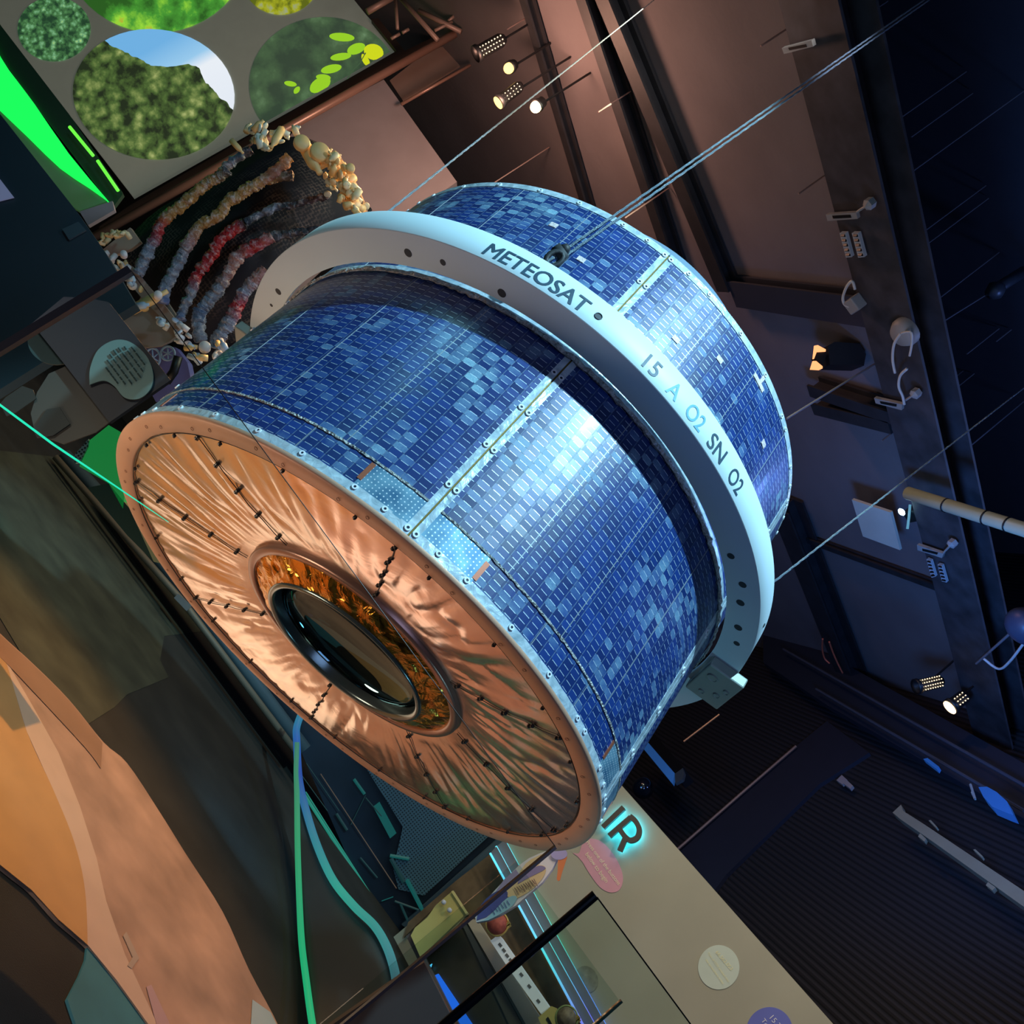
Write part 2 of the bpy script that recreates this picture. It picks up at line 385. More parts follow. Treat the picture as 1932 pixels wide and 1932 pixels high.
bc = g.ramp(nn.outputs['Fac'], [(.35, srgb(72, 116, 148)), (.68, srgb(130, 172, 192))])
g.l(g.mix(g.math('LESS_THAN', dd, .17), bc, srgb(225, 235, 240)), g.b.inputs['Base Color']); g.b.inputs['Metallic'].default_value = .3; g.b.inputs['Roughness'].default_value = .35
m_dotted = g.m
m_crink = foil_material('crinkled_silver_tape', (132, 134, 132), (206, 202, 194), .35, .8, 60, .3)
m_gap = mat('brass_gap', (120, 98, 40), .4, .5); m_copper = mat('copper_clip', (176, 100, 74), .4, .4)
m_wash = mat('white_washer', (225, 230, 235), .4); m_hole = mat('blue_black_hole', (20, 34, 58), .4)
m_thin = mat('grey_joint_line', (150, 158, 162), .4, .3)
seams = [-72, -4.33, 57.8, 123, 172, 226]
RD = 1.05
MB().lathe([(1.03, .02), (1.03, 1.43), (.2, 1.43)], seg=96).build('body_core', m_core, sat, True)
def washer(parent, th, h, r=.0095, rad=RD):
    n = cyl(1, th, 0); a = basis(n, (0, 0, 1)); c = cyl(rad, th, h)
    o = MB().lathe([(0, .004), (r*.45, .004), (r*.45, .0055), (r, .0055), (r, -.006)], c, a, 14).build('washer', m_wash, parent)
    o.data.materials.append(m_hole)
    for p in o.data.polygons:
        if all((o.data.vertices[v].co-c).length < r*.75 for v in p.vertices): p.material_index = 1
    return o
minor = {0: [-52, -36.3, -20.85], 1: [9.9, 22.9, 38.6], 2: [77], 3: [], 4: [], 5: [268]}
for i, t0 in enumerate(seams):
    t1 = seams[(i+1) % 6] + (360 if i == 5 else 0)
    front = i in (0, 1)
    pn = shell('solar_panel', RD, t0+.14, t1-.14, .0, 1.445, m_sol, sat, .018, uv=True)
    # silver borders of each panel
    shell('border_strip', RD+.0012, t0+.16, t0+(2.2 if i == 2 else 1.25), .025, 1.425, m_strip, pn, .003, 2, 24, amp=.0006)
    shell('border_strip', RD+.0012, t1-(2.0 if i == 1 else 1.25), t1-.16, .025, 1.425, m_strip, pn, .003, 2, 24, amp=.0006)
    shell('border_strip', RD+.0014, t0+.16, t1-.16, .0, .027, m_strip if not front else m_strip, pn, .003, nt=60, amp=.0015)
    shell('border_strip', RD+.0018, t0+.16, t1-.16, 1.418, 1.447, m_strip, pn, .003, nt=60)
    if front or i == 2:
        shell('joint_tape', RD+.003, t0+1.2, t1-1.2, 0.113, .120, m_crink, pn, .003, nt=150, nh=2, amp=.0026, seed=i*37)
        shell('bare_sheet', RD+.001, t0+.2, t0+11.0, .022, .113, m_dotted, pn, .003, uv=True)
        shell('bare_sheet', RD+.001, t1-10.9, t1-.2, .022, .113, m_dotted, pn, .003, uv=True)
        shell('copper_clip', RD+.0022, t0+10.6, t0+11.4, .035, .098, m_copper, pn, .003)
        shell('copper_clip', RD+.0022, t1-11.2, t1-10.4, .045, .108, m_copper, pn, .003)
    for mt in minor[i]:
        shell('joint_line', RD+.0008, mt-.07, mt+.07, .12, 1.42, m_thin, pn, .002, 1, 12)
    for mt in ([-26.2, -48] if i == 0 else [19.55, 32.6] if i == 1 else []):
        shell('joint_line', RD+.0008, mt-.07, mt+.07, .028, .112, m_thin, pn, .002, 1, 2)
    if front or i == 2:
        for k in range(9):
            h = .017+k*.1757
            if .8 < h < .95: continue
            for s, tt in ((1, t0+.74), (-1, t1-.74)):
                if i == 2 and s < 0: continue
                washer(pn, tt, h)
        for a in [4.9, 10.3, 19.7, 29.3, 39]:
            for h in (.018, 1.43):
                if t0+a < t1-12: washer(pn, t0+a, h, .0085)
        for a in ([4.9, 10.3, 19.96] if i < 2 else []):
            for h in (.018, 1.43): washer(pn, t1-a, h, .0085)
    shell('gap_filler', RD-.003, t1-.16, t1+.16, .0, 1.44, m_gap, pn, .01, 1, 1)
m_patch = mat('white_repair_patch', (215, 195, 190), .5, mottle=.4, mscale=160)
for th, h in [(6.57, 1.17), (15.3, 1.27), (34.9, 1.272), (-15.6, 1.18), (-24.6, 1.271)]:
    shell('repair_patch', RD+.0025, th-.75, th+.75, h-.011, h+.011, m_patch, sat, .003, 3)
shell('brass_bracket', RD+.003, 22.9, 26.9, 1.372, 1.39, m_patch, sat, .003, 4); shell('brass_bracket', RD+.003, 24.7, 25.5, 1.39, 1.42, m_patch, sat, .003, 2)
# orange flange, foil floor and centre hub
m_flange = mat('salmon_flange', (206, 156, 126), .55, .15, mottle=.06, mscale=5)
fl = MB().lathe([(1.052, .0), (1.054, -.012), (1.046, -.016), (.983, -.012), (.980, .004)], seg=180).build('flange', m_flange, sat, True)
m_fedge = mat('flange_hole', (120, 70, 50), .6)
for k in range(66):
    if k % 3 == 2: continue
    th = k*5.45+.5; c = cyl(1.018-.012*(k % 2), th, -.0155)
    MB().tube([c+V((.008*cos(a), .005*sin(a), 0)) for a in [i*pi/5 for i in range(10)]], .0007, 4, closed=True).build('slot_mark', m_fedge, fl)
m_foil = foil_material('copper_foil', (232, 204, 186), (248, 232, 218), .21, .10, 6, .96)
m_gold = foil_material('gold_foil', (226, 140, 50), (250, 190, 90), .14, .75, 11, 1)
nt, nr = 360, 34; vs = []; fs = []
for j in range(nr+1):
    f = j/nr
    for i in range(nt):
        th = 360*i/nt; t = R_(th); rr = .99*(1-f)+.462*f
        base = -.004+.052*f - .012*sin(pi*f)
        w_ = sin(pi*min(1, f*1.15))**.5 if f*1.15 < 1 else 0
        p = V((cos(t)*4.5, sin(t)*4.5, f*1.2))
        p2 = V((cos(t)*13, sin(t)*13, f*1.6))
        q = V((cos(t)*5+f*.5, sin(t)*5, f*.5)); q3 = V((cos(t)*26, sin(t)*26, f*1.3))
        fold = noise.noise(q)*.008 + (1-min(1, abs(noise.noise(p2))*3.2))**2*.0065 + noise.noise(q3)*.0022
        vs.append(V((rr*cos(t), rr*sin(t), base+w_*fold)))
for j in range(nr):
    for i in range(nt): fs.append((j*nt+i, j*nt+(i+1) % nt, (j+1)*nt+(i+1) % nt, (j+1)*nt+i))
foil = fixn(obj('foil_blanket', vs, fs, m_foil, sat, True))
def foil_h(r, th):
    f = (.99-r)/(.99-.462); j = min(nr, max(0, round(f*nr))); i = round(th/360*nt) % nt; return vs[j*nt+i].z
m_clip = mat('black_clip', (26, 24, 24), .4)
for th in range(-95, 265, 45):
    MB().tube([cyl(r, th+((k % 2)-.5)*.3, foil_h(r, th)-.003) for k, r in enumerate([.97, .9, .83, .76, .69, .62, .55, .49])], .0016, 5).build('seam_thread', m_clip, foil)
    for k, r in enumerate([.965, .86, .75, .64, .53]):
        c = cyl(r, th, foil_h(r, th)-.007)
        MB().ball(c+V((.009, 0, 0)), .0075, 6).ball(c-V((.009, .004, 0)), .0075, 6).box(c, (.03, .005, .006)).build('foil_clip', m_clip, foil)
for k in range(24):
    th = -95+k*15+7; c = cyl(.968, th, foil_h(.968, th)-.008)
    MB().ball(c, .007, 6).box(c, (.024, .005, .005)).build('foil_clip', m_clip, foil)
MB().tube([cyl(.977, a*3, -.008) for a in range(120)], .0022, 5, closed=True).build('edge_cord', m_clip, foil)
m_lip = mat('rose_metal_rim', (168, 128, 112), .3, .6)
MB().lathe([(.452, .06), (.44, .035), (.445, .026), (.470, .026), (.477, .034), (.475, .06)], seg=120).build('hub_rim', m_lip, sat, True)
vs2 = []; fs2 = []; n2 = 180
for j in range(9):
    f = j/8
    for i in range(n2):
        t = 2*pi*i/n2; r = .443*(1-f)+.345*f; r += .012*sin(pi*f)*noise.noise(V((cos(t)*9, sin(t)*9, f*2)))
        vs2.append(V((r*cos(t), r*sin(t), .036-.040*f+.012*sin(pi*f)*noise.noise(V((cos(t)*14, sin(t)*14, f*3+9))))))
for j in range(8):
    for i in range(n2): fs2.append((j*n2+i, j*n2+(i+1) % n2, (j+1)*n2+(i+1) % n2, (j+1)*n2+i))
fixn(obj('gold_collar', vs2, fs2, m_gold, sat, True))
MB().lathe([(.346, .01), (.346, -.008), (.336, -.014), (.324, -.010), (.318, 0), (.312, .07)], seg=120).build('lens_ring', mat('grey_lens_ring', (118, 130, 130), .2, .8), sat, True)
MB().lathe([(.313*cos(k*pi/2/20), .03+.10*sin(k*pi/2/20)) for k in range(21)], seg=96).build('lens_mirror', mat('dark_mirror', (96, 122, 128), .03, 1), sat, True)
# ring
RR = 1.1974; H1, H2 = .817, .9357
m_ring = mat('pale_grey_paint', (206, 222, 226), .5, mottle=.03, mscale=3)
ring = MB().lathe([(1.076, H1+.02), (1.076, H1), (RR-.002, H1), (RR, H1+.002), (RR, H2-.002), (RR-.002, H2), (RR-.008, H2), (RR-.008, H1+.008), (1.084, H1+.008), (1.084, H1+.02), (1.076, H1+.02)], seg=240).build('support_ring', m_ring, sat, True)
for p in ring.data.polygons: p.use_smooth = abs(p.normal.z) < .5
ring['label'] = 'pale grey ring with black lettering'
m_rh = mat('dark_drill_hole', (50, 56, 60), .6)
for th, r, q in [(-38, 1.126, .015), (-30.9, 1.126, .011), (-19.6, 1.108, .015), (-79.7, 1.119, .014), (-85.3, 1.119, .007), (40.5, 1.114, .013), (46.95, 1.138, .014), (51.9, 1.127, .015), (59.1, 1.129, .015), (63.9, 1.14, .012)]:
    c = cyl(r, th, H1-.0012); MB().lathe([(0, .0), (q, .0), (q, .003)], c, (V((1, 0, 0)), V((0, 1, 0)), V((0, 0, 1))), 20).build('drill_hole', m_rh, ring)
for th, h, q in [(-4.99, .868, .0125), (60, .885, .008)]:
    c = cyl(RR+.001, th, h); a = basis(cyl(1, th, 0), (0, 0, 1))
    MB().lathe([(0, .0), (q*.8, .0), (q*.85, .002), (q, .002), (q, -.003)], c, a, 24).build('drill_hole', m_rh, ring)
m_ink = mat('slate_lettering', (44, 70, 88), .55); m_ink2 = mat('faded_blue_lettering', (96, 160, 186), .55)
def ring_text(s, ta, tb, h0, hh, m, off):
    tv, tf = text_mesh(s, 1, 0); x0 = min(v.x for v in tv); x1 = max(v.x for v in tv); y1 = max(v.y for v in tv); y0 = min(0, min(v.y for v in tv))
    P = []; F = []
    for k, dx in enumerate((-off, 0, off) if off else (0,)):
        b0 = len(P); P += [cyl(RR+.0012+.0001*k, ta+(tb-ta)*(v.x+dx-x0)/(x1-x0), h0+hh*(v.y+dx*.3)/.72) for v in tv]; F += [tuple(i+b0 for i in f) for f in tf]
    return obj('lettering', P, F, m, ring)
ring_text('METEOSAT', -24.2, -6.9, .836, .062, m_ink, .022)
ring_text('15', 4.0, 6.6, .838, .062, m_ink, .013)
ring_text('A', 8.9, 11.0, .838, .062, m_ink2, .013)
ring_text('O2', 13.1, 16.7, .838, .062, m_ink2, .013)
ring_text('SN', 18.7, 22.6, .838, .062, m_ink, .013)
ring_text('O2', 25.0, 28.5, .838, .062, m_ink, .013)
# crinkled edge seal between ring and drum
shell('edge_seal', 1.062, -110, 250, .795, .812, m_crink, sat, .004, nt=360, nh=2, amp=.008, seed=5)
shell('edge_seal', 1.058, -110, 250, .80, .835, m_strip, sat, .003, nt=180, nh=1)
m_rblk = mat('grey_primer_block', (150, 158, 150), .5, .2)
for th in (78, -103, 200):
    c = cyl(1.16, th, H1-.022); a = (cyl(1, th, 0), cyl(1, th+90, 0), V((0, 0, 1)))
    b = bev(MB().box(c, (.15, .25, .045), a).build('ring_bracket', m_rblk, ring), .006)
    for dx, dy, q in ((-.03, -.06, .022), (.03, .03, .014), (-.02, .07, .012), (.045, -.03, .012)):
        MB().lathe([(0, -.003), (q*.7, -.003), (q*.8, -.006), (q, -.006), (q, .01)], c+a[0]*dx+a[1]*dy-V((0, 0, .0225)), (a[0], a[1], V((0, 0, 1))), 18).build('bolt', m_rblk, b)
# pale drum on top
m_top = mat('pale_blue_cover', (120, 140, 158), .45)
MB().lathe([(.0, 2.0), (.60, 2.0), (.635, 1.97), (.64, 1.44)], seg=96).build('antenna_drum', m_top, sat, True)
MB().lathe([(.64, 1.452), (1.03, 1.446), (1.05, 1.44)], seg=96).build('top_plate', m_strip, sat, True)
m_cable = mat('steel_wire_rope', (150, 165, 175), .35, .7, bump=1, bscale=300)
cabs = [((724, 398), (-46.8, .933), [(1234, 0)], 'steel cable rising beside the amber lamp'),
        ((1035, 495), (-15.8, .94), [(1748, 0)], 'doubled steel cable rising from the METEOSAT lettering'),
        ((1462, 1104), (51.9, .94), [(1932, 732)], 'bright steel cable rising at the right of the ring')]
def wire(a, b, m, parent=None, r=.004, twist=.0):
    mb = MB(); n = int((b-a).length/.035); x, y, z = basis(b-a)
    for k in range(3):
        mb.tube([a+(b-a)*i/n+(x*cos(i*.9+k*2.09)+y*sin(i*.9+k*2.09))*r*.55 for i in range(n+1)], r*.55, 5)
    return mb.build('suspension_cable', m, parent, True)
for (pa, (th, h), pb, lab) in cabs:
    a = s2w(cyl(RR-.012, th, h)); d = ray(*pb[0])
    # the ceiling anchor lies on the sight line through the second picture point
    b = CAM + d*(((6.58 if pb[0][0] == 1234 else 6.15)-CAM.z)/d.z)
    if pb[0][0] != 1234: b = a+(b-a)*((9.5-a.z)/(b.z-a.z))
    if pb[0][0] == 1748:
        x = (b-a).cross(V((0, 0, 1))).normalized()*.008
        o1 = wire(a+x, b+x, m_cable, None, .0042); o2 = wire(a-x, b-x, m_cable, o1, .0042)
        o2.name = 'return_strand'
        tag(o1, lab, 'cable', 'cables holding the satellite')
    else: tag(wire(a, b, m_cable, None, .0042), lab, 'cable', 'cables holding the satellite')
a = s2w(cyl(RR-.012, -15.8, .972)); dz = (s2w(cyl(RR-.012, -15.8, 1.3))-a).normalized()
sh = MB().box(a+dz*.03, (.05, .03, .03)).tube([a+dz*.0+V((.02*cos(t), 0, .03*sin(t))) for t in [k*pi/6 for k in range(12)]], .009, 8, closed=True).ball(a+dz*.06, .018, 8).build('shackle', m_beam, None, True)
tag(sh, 'dark shackle clamping the doubled cable above the METEOSAT lettering', 'shackle')

# ================================================================ GLASS BARRIER IN FRONT
YG = 1.9
m_glass = glass_material('barrier_glass', (.91, .95, .93), .06)
m_glass2 = glass_material('clear_glass', (.86, .92, .9), .06)
m_edge = mat('glass_edge', (84, 66, 58), .4, .2); m_dedge = mat('dark_glass_edge', (22, 34, 32), .25)
def g_(px, py): return atY(px, py, YG)
tl, tr = g_(-60, 90), g_(1045, 1600); tl0 = g_(250, 508)
zt = (tl0.z+tr.z)/2
gp = empty('glass_barrier_panel', (tl0.x, YG, 0)); tag(gp, 'large clear glass panel crossing the lower left half of the satellite', 'glass panel')
def rel(o, root): o.parent = root; o.matrix_parent_inverse = Matrix.Translation(-root.location); return o
xl, xr = tl0.x, tr.x
rel(MB().box(((xl+xr)/2, YG, zt/2+.02), (xr-xl, .012, zt-.04)).build('glass_pane', m_glass), gp)
rel(MB().tube([(xl, YG, zt), (xr, YG, zt)], .0012, 6).build('top_edge', m_edge), gp)
rel(MB().box((xr, YG, zt/2), (.006, .014, zt)).build('end_edge', m_edge), gp)
rel(MB().box((xl, YG, zt/2), (.016, .02, zt)).build('end_edge', mat('brown_clamp_rail', (92, 84, 80), .4, .4)), gp)
m_refl = glow('turquoise_reflection', (40, 235, 190), 1.1)  # reflection in the glass, built as a tapering glowing tube
reflp = [g_(-8, 758), g_(100, 838), g_(200, 905), g_(318, 985)]
rel(MB().tube(reflp, [.0024, .0026, .0020, .0006], 6).build('glass_reflection_line', m_refl), gp)
pa, pb = g_(1118, 1700), g_(1275, 1932)
gq = empty('glass_barrier_panel', (pa.x, YG, 0)); tag(gq, 'clear glass panel ending in a thick black handrail post', 'glass panel')
z2 = pa.z+.012
rel(MB().tube([(pa.x-.006, YG, z2), (pa.x-.006, YG, 0)], .0105, 14).build('handrail_post', mat('black_gloss_rail', (10, 18, 22), .2)), gq)
rel(MB().box((pa.x+.5, YG, z2/2), (.99, .010, z2)).build('glass_pane', m_glass2), gq)
rel(MB().tube([(pa.x, YG, z2), (pa.x+.99, YG, z2)], .0018, 6).build('top_edge', m_dedge), gq)
pc = g_(1172, 1890)
gr = MB().box((pc.x-.35, YG+.35, pc.z/2), (.008, .7, pc.z)).build('glass_side_panel', m_glass2)
pc = atY(1173, 1888, 2.6)
gr2 = empty('glass_barrier_panel', (pc.x, 2.6, 0)); tag(gr2, 'lower glass panel with slim black edge behind the handrail post', 'glass panel')
rel(MB().box((pc.x, 2.6, pc.z/2), (.007, .012, pc.z)).build('end_edge', m_dedge), gr2)
rel(MB().box((pc.x-.25, 2.6, pc.z/2), (.49, .008, pc.z-.01)).build('glass_pane', m_glass2), gr2)
bpy.data.objects.remove(gr)

# ================================================================ SCREEN WALL
m_screen = mat('projection_screen', (136, 146, 136), .8, emit=(92, 94, 84), strength=.55)
scr = empty('projection_screen', w1(420, 300)); tag(scr, 'big grey projection screen showing round nature pictures', 'screen')
BR, TR = (251, 371), (748, 91)
def ext(a, b, k): return (b[0]+(b[0]-a[0])*k, b[1]+(b[1]-a[1])*k)
TL = (690-400, 0-470); BL = (0-330, 46-425)
rel(poly('screen_panel', [BR, TR, (690, 27), TL, BL], w1, .05, m_screen), scr)
def sdisc(name, cx, cy, rx, ry, m, off, clip=None, n=48, rot=0):
    pts = ell(cx, cy, rx, ry, n, rot)
    if clip: pts = [clip(p) for p in pts]
    o = obj(name, [w1(*p, off) for p in pts], [tuple(range(len(pts)))], m)
    ul = o.data.uv_layers.new(name='UVMap')
    for lp in o.data.loops:
        p = pts[lp.vertex_index]; dx, dy = p[0]-cx, p[1]-cy
        ul.data[lp.index].uv = (.5+(dx*.5+dy*.866)/rx/2, .5+(dx*.866-dy*.5)/rx/2)
    return rel(o, scr)
def inscreen(p):   # keep a point left of the screen's right edge
    ax_, ay, bx, by = 251, 371, 748, 91
    c = (bx-ax_)*(p[1]-ay)-(by-ay)*(p[0]-ax_)
    L2 = (bx-ax_)**2+(by-ay)**2
    if c > 0:
        return (p[0]+(by-ay)*c/L2, p[1]-(bx-ax_)*c/L2)
    return p
def forest(name, stops, scale, strength, mountain=None):
    g = NB(name); uv = g.n('ShaderNodeUVMap'); n = g.n('ShaderNodeTexNoise'); n.inputs['Scale'].default_value = scale; n.inputs['Detail'].default_value = 8; n.inputs['Roughness'].default_value = .65
    g.l(uv.outputs[0], n.inputs['Vector']); v = g.n('ShaderNodeTexVoronoi'); v.inputs['Scale'].default_value = scale*2.2; g.l(uv.outputs[0], v.inputs['Vector'])
    f = g.math('ADD', g.math('MULTIPLY', n.outputs['Fac'], 1.25), g.math('MULTIPLY', v.outputs['Distance'], -.35))
    c = g.ramp(f, stops)
    if mountain:
        sp = g.n('ShaderNodeSeparateXYZ'); g.l(uv.outputs[0], sp.inputs[0])
        nn = g.n('ShaderNodeTexNoise'); nn.inputs['Scale'].default_value = 14; g.l(uv.outputs[0], nn.inputs['Vector'])
        h = g.ramp(sp.outputs[0], [(p, (q, q, q)) for p, q in mountain])
        hh = g.math('ADD', h, g.math('MULTIPLY', g.math('SUBTRACT', nn.outputs['Fac'], .5), .05))
        sky = g.ramp(sp.outputs[0], [(.25, srgb(110, 175, 225)), (.42, srgb(150, 200, 235)), (.5, srgb(232, 238, 245)), (1, srgb(222, 230, 242))])
        c = g.mix(g.math('GREATER_THAN', sp.outputs[1], hh), c, sky)
    g.b.inputs['Base Color'].default_value = (.02, .02, .02, 1); g.b.inputs['Roughness'].default_value = .8
    g.l(c, g.b.inputs['Emission Color']); g.b.inputs['Emission Strength'].default_value = strength; return g.m
m_f1 = forest('picture_treetops', [(.3, srgb(30, 62, 40)), (.5, srgb(70, 120, 70)), (.62, srgb(110, 165, 120)), (.78, srgb(170, 210, 120))], 7, 1)
m_f2 = forest('picture_mountain', [(.28, srgb(30, 42, 24)), (.48, srgb(74, 100, 48)), (.62, srgb(118, 136, 74)), (.8, srgb(176, 184, 116))], 8, 1,
    [(0, .36), (.075, .405), (.34, .573), (.405, .668), (.45, .79), (.5, .825), (.6, .815), (.68, .83), (.8, .875), (1, .93)])
m_f3 = forest('picture_blossom', [(.3, srgb(40, 90, 30)), (.45, srgb(70, 150, 50)), (.58, srgb(150, 215, 60)), (.68, srgb(200, 130, 50)), (.8, srgb(235, 240, 200))], 3.4, 1)
m_f4 = forest('picture_meadow', [(.3, srgb(90, 100, 20)), (.5, srgb(160, 165, 30)), (.65, srgb(150, 160, 130)), (.8, srgb(210, 215, 215))], 4, 1)
m_f5 = forest('picture_dark_leaves', [(.3, srgb(48, 66, 50)), (.55, srgb(66, 92, 62)), (.72, srgb(90, 120, 84)), (.85, srgb(120, 150, 118))], 4, 1)
sdisc('round_picture', 102, 55, 69, 61, m_f1, .012)
sdisc('round_picture', 290, 178, 153, 123, m_f2, .014, rot=6)
sdisc('round_picture', 295, -112, 180, 174, m_f3, .012)
sdisc('round_picture', 530, -38, 72, 66, m_f4, .012)
dk = sdisc('round_picture', 612, 160, 142, 128, m_f5, .010, inscreen, 90)
m_leaf = glow('lime_leaf_picture', (150, 205, 40), 1.0); m_leaf2 = glow('yellow_leaf_picture', (205, 215, 30), 1.0)
for i, (cx, cy, a, b, rt, mm) in enumerate([(645, 70, 24, 8, 5, m_leaf), (672, 92, 18, 10, -20, m_leaf), (705, 98, 19, 15, 15, m_leaf2), (643, 107, 20, 7, -8, m_leaf), (625, 130, 20, 8, -12, m_leaf), (690, 114, 14, 6, 60, m_leaf2),
        (548, 158, 12, 5, 10, m_leaf), (560, 170, 8, 5, -50, m_leaf), (604, 160, 22, 13, -30, m_leaf), (610, 146, 14, 6, 5, m_leaf)]):
    pts = [(cx+a*cos(t)*cos(R_(rt))-b*sin(t)*abs(sin(t))**.3*sin(R_(rt)), cy+a*cos(t)*sin(R_(rt))+b*sin(t)*cos(R_(rt))) for t in [k*pi/9 for k in range(18)]]
    if i < 6 or i == 8: pts = [inscreen(p) for p in pts]
    rel(obj('leaf_picture', [w1(*p, .02+.001*i) for p in pts], [tuple(range(18))], mm), scr)
rel(MB().tube([w1(*p, .02) for p in [(640, 192), (650, 160), (663, 135), (680, 118), (690, 100)]], .008, 5).build('stem_picture', m_f5), scr)
# frame members along the screen
tag(poly('screen_frame_rail', [(186, 428), (250, 384), (748, 96), (700, 36), (713, 34), (764, 96), (885, 36), (890, 44), (560, 232), (190, 436)], lambda x, y: w1(x, y, .12), .07, mat('dark_brown_frame', (52, 40, 34), .6)), 'dark brown frame rail running along the right edge of the screen', 'frame')
tb = MB().tube([w1(178, 447, .55), w1(882, 50, .55)], .05, 14).build('support_tube', m_brown, None, True); tag(tb, 'long brown metal tube beside the screen frame', 'tube')
tb = MB().tube([w1(757, 197, .5), w1(887, 123, .5)], .02, 10).build('support_tube', m_brown, None, True); tag(tb, 'short thin brown tube above the taupe partition', 'tube')
tag(poly('partition_panel', [(561, 238), (724, 150), (862, 343), (780, 400), (640, 470), (430, 660), (420, 420)], lambda x, y: w1(x, y, .35), .1, mat('taupe_partition', (140, 128, 128), .8)), 'tall taupe partition between the brown tube and the satellite', 'partition')
m_lat = mat('brown_lit_steel', (150, 122, 108), .5, .3)
tr_ = empty('ceiling_truss', w1(780, 60, .6)); tag(tr_, 'brown braced steel truss above the screen corner', 'truss')
for a, b, r in [((693, 22), (740, -5), .04), ((746, -8), (750, 55), .02), ((752, -8), (826, 76), .03), ((820, 58), (853, 41), .02), ((759, 62), (771, 55), .02), ((846, 40), (862, 25), .02), ((738, 73), (754, 64), .02), ((790, 20), (870, 60), .03)]:
    rel(MB().tube([w1(*a, .8), w1(*b, .8)], r, 8).build('truss_bar', m_lat, None, True), tr_)
tag(poly('soffit_sheet', [(735, 152), (808, 95), (864, 80), (870, 122), (760, 190)], lambda x, y: w1(x, y, .1), .03, mat('tan_sheet', (128, 104, 92), .7)), 'tan sheet panel between two brown tubes', 'panel')

# ---- green lit desk and dark partition at far left
YL = 7.2
def gl(px, py, o=0): return atY(px, py, YL-o)
gb = empty('green_light_panel', gl(120, 300)); tag(gb, 'bright green glowing angled panel beneath the screen', 'light panel')
rel(poly('glow_face', spline([(-40, 20), (0, 106), (32, 152), (65, 196), (130, 290), (200, 374)], 2)+[(215, 392)]+spline([(203, 379), (165, 352), (112, 316), (52, 258), (-40, 170)], 2), gl, .04, glow('green_led_face', (24, 238, 84), 1.25)), gb)
rel(poly('backing_panel', [(-60, -60), (0, 46), (130, 215), (228, 358), (232, 366), (213, 391), (200, 374), (65, 196), (0, 106), (-60, 10)], lambda x, y: gl(x, y, -.02), .05, mat('dark_green_panel', (34, 66, 42), .7)), gb)
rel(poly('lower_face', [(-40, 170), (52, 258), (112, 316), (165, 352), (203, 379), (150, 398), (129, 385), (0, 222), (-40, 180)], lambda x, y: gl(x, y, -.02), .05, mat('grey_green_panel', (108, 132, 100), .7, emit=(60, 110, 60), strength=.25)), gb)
rel(poly('end_face', [(150, 399), (212, 379), (216, 396), (166, 425)], lambda x, y: gl(x, y, .01), .05, mat('light_grey_panel', (150, 144, 148), .7)), gb)
m_gl2 = glow('green_led_tube', (110, 245, 70), 1.1)
for a, b in (((131, 239), (176, 294)), ((184, 303), (223, 360))):
    rel(MB().tube([gl(*a, .08), gl(*b, .08)], .013, 8).build('led_tube', m_gl2, None, True), gb)
YP = 5.6
def dp(px, py, o=0): return atY(px, py, YP-o)
m_teal_dark = mat('dark_teal_panel', (44, 60, 68), .6, mottle=.15, mscale=1)
dk = empty('dark_cabinet', dp(100, 450)); tag(dk, 'dark teal cabinet filling the left edge below the green light', 'cabinet')
rel(poly('front_panel', [(-200, -50), (0, 215), (145, 399), (201, 480), (256, 574), (222, 594), (-40, 760), (-200, 700)], dp, .12, m_teal_dark), dk)
rel(poly('pale_window', [(-30, 300), (0, 338), (26, 372), (-10, 381), (-40, 340)], lambda x, y: dp(x, y, .02), .01, mat('lilac_sheet', (150, 156, 186), .6, emit=(120, 126, 160), strength=.35)), dk)
rel(poly('vent_plate', [(117, 432), (148, 418), (162, 434), (130, 452)], lambda x, y: dp(x, y, .02), .015, mat('slate_plate', (66, 84, 90), .6)), dk)
# information board with speech bubble behind the glass
YI = 3.6
def ib(px, py, o=0): return atY(px, py, YI-o)
bo = empty('information_board', ib(250, 700)); tag(bo, 'dark information board with an oval speech bubble behind the glass', 'sign board')
rel(poly('board', [(224, 594), (322, 717), (206, 797), (124, 690), (60, 610), (120, 560), (165, 562), (205, 570)], ib, .03, mat('near_black_board', (24, 26, 34), .5)), bo)
m_bub = mat('sage_bubble', (92, 116, 112), .6)
bub = spline([(169, 726), (170, 695), (185, 660), (215, 642), (245, 645), (275, 670), (289, 705), (283, 735), (262, 752), (235, 750), (215, 728), (195, 718), (169, 726)], 5)[:-1]
rel(poly('speech_bubble', bub, lambda x, y: ib(x, y, .012), .008, m_bub), bo)
m_txt = mat('dark_green_text', (40, 56, 54), .6)
for k in range(7):
    x0, y0 = 196+k*9.5, 660-k*1; 
    L = [52, 72, 80, 84, 80, 66, 44][k]
    sx, sy = (240-25*0+ (3-k)*(-9.5), 0)
for k in range(7):
    cx, cy = 236+(3-k)*(8.2), 690+(3-k)*(-6.2)+0; L = [44, 62, 72, 76, 72, 60, 40][k]/2
    for q in range(6):
        f0 = -1+q/3+.03; f1 = f0+.22+.08*random.random()
        a = (cx+f0*L*.6, cy+f0*L*.8); b = (cx+f1*L*.6, cy+f1*L*.8)
        rel(MB().tube([ib(*a, .018), ib(*b, .018)], .0032, 4).build('text_dash', m_txt), bo)
rel(poly('round_print', ell(106, 642, 54, 46), lambda x, y: ib(x, y, -.04), .01, mat('teal_print', (40, 66, 66), .7)), bo)
rel(poly('grey_print', [(126, 690), (206, 797), (182, 815), (120, 838), (66, 818), (58, 780), (70, 740), (92, 705)], lambda x, y: ib(x, y, -.03), .01, mat('brown_grey_print', (64, 62, 56), .7)), bo)
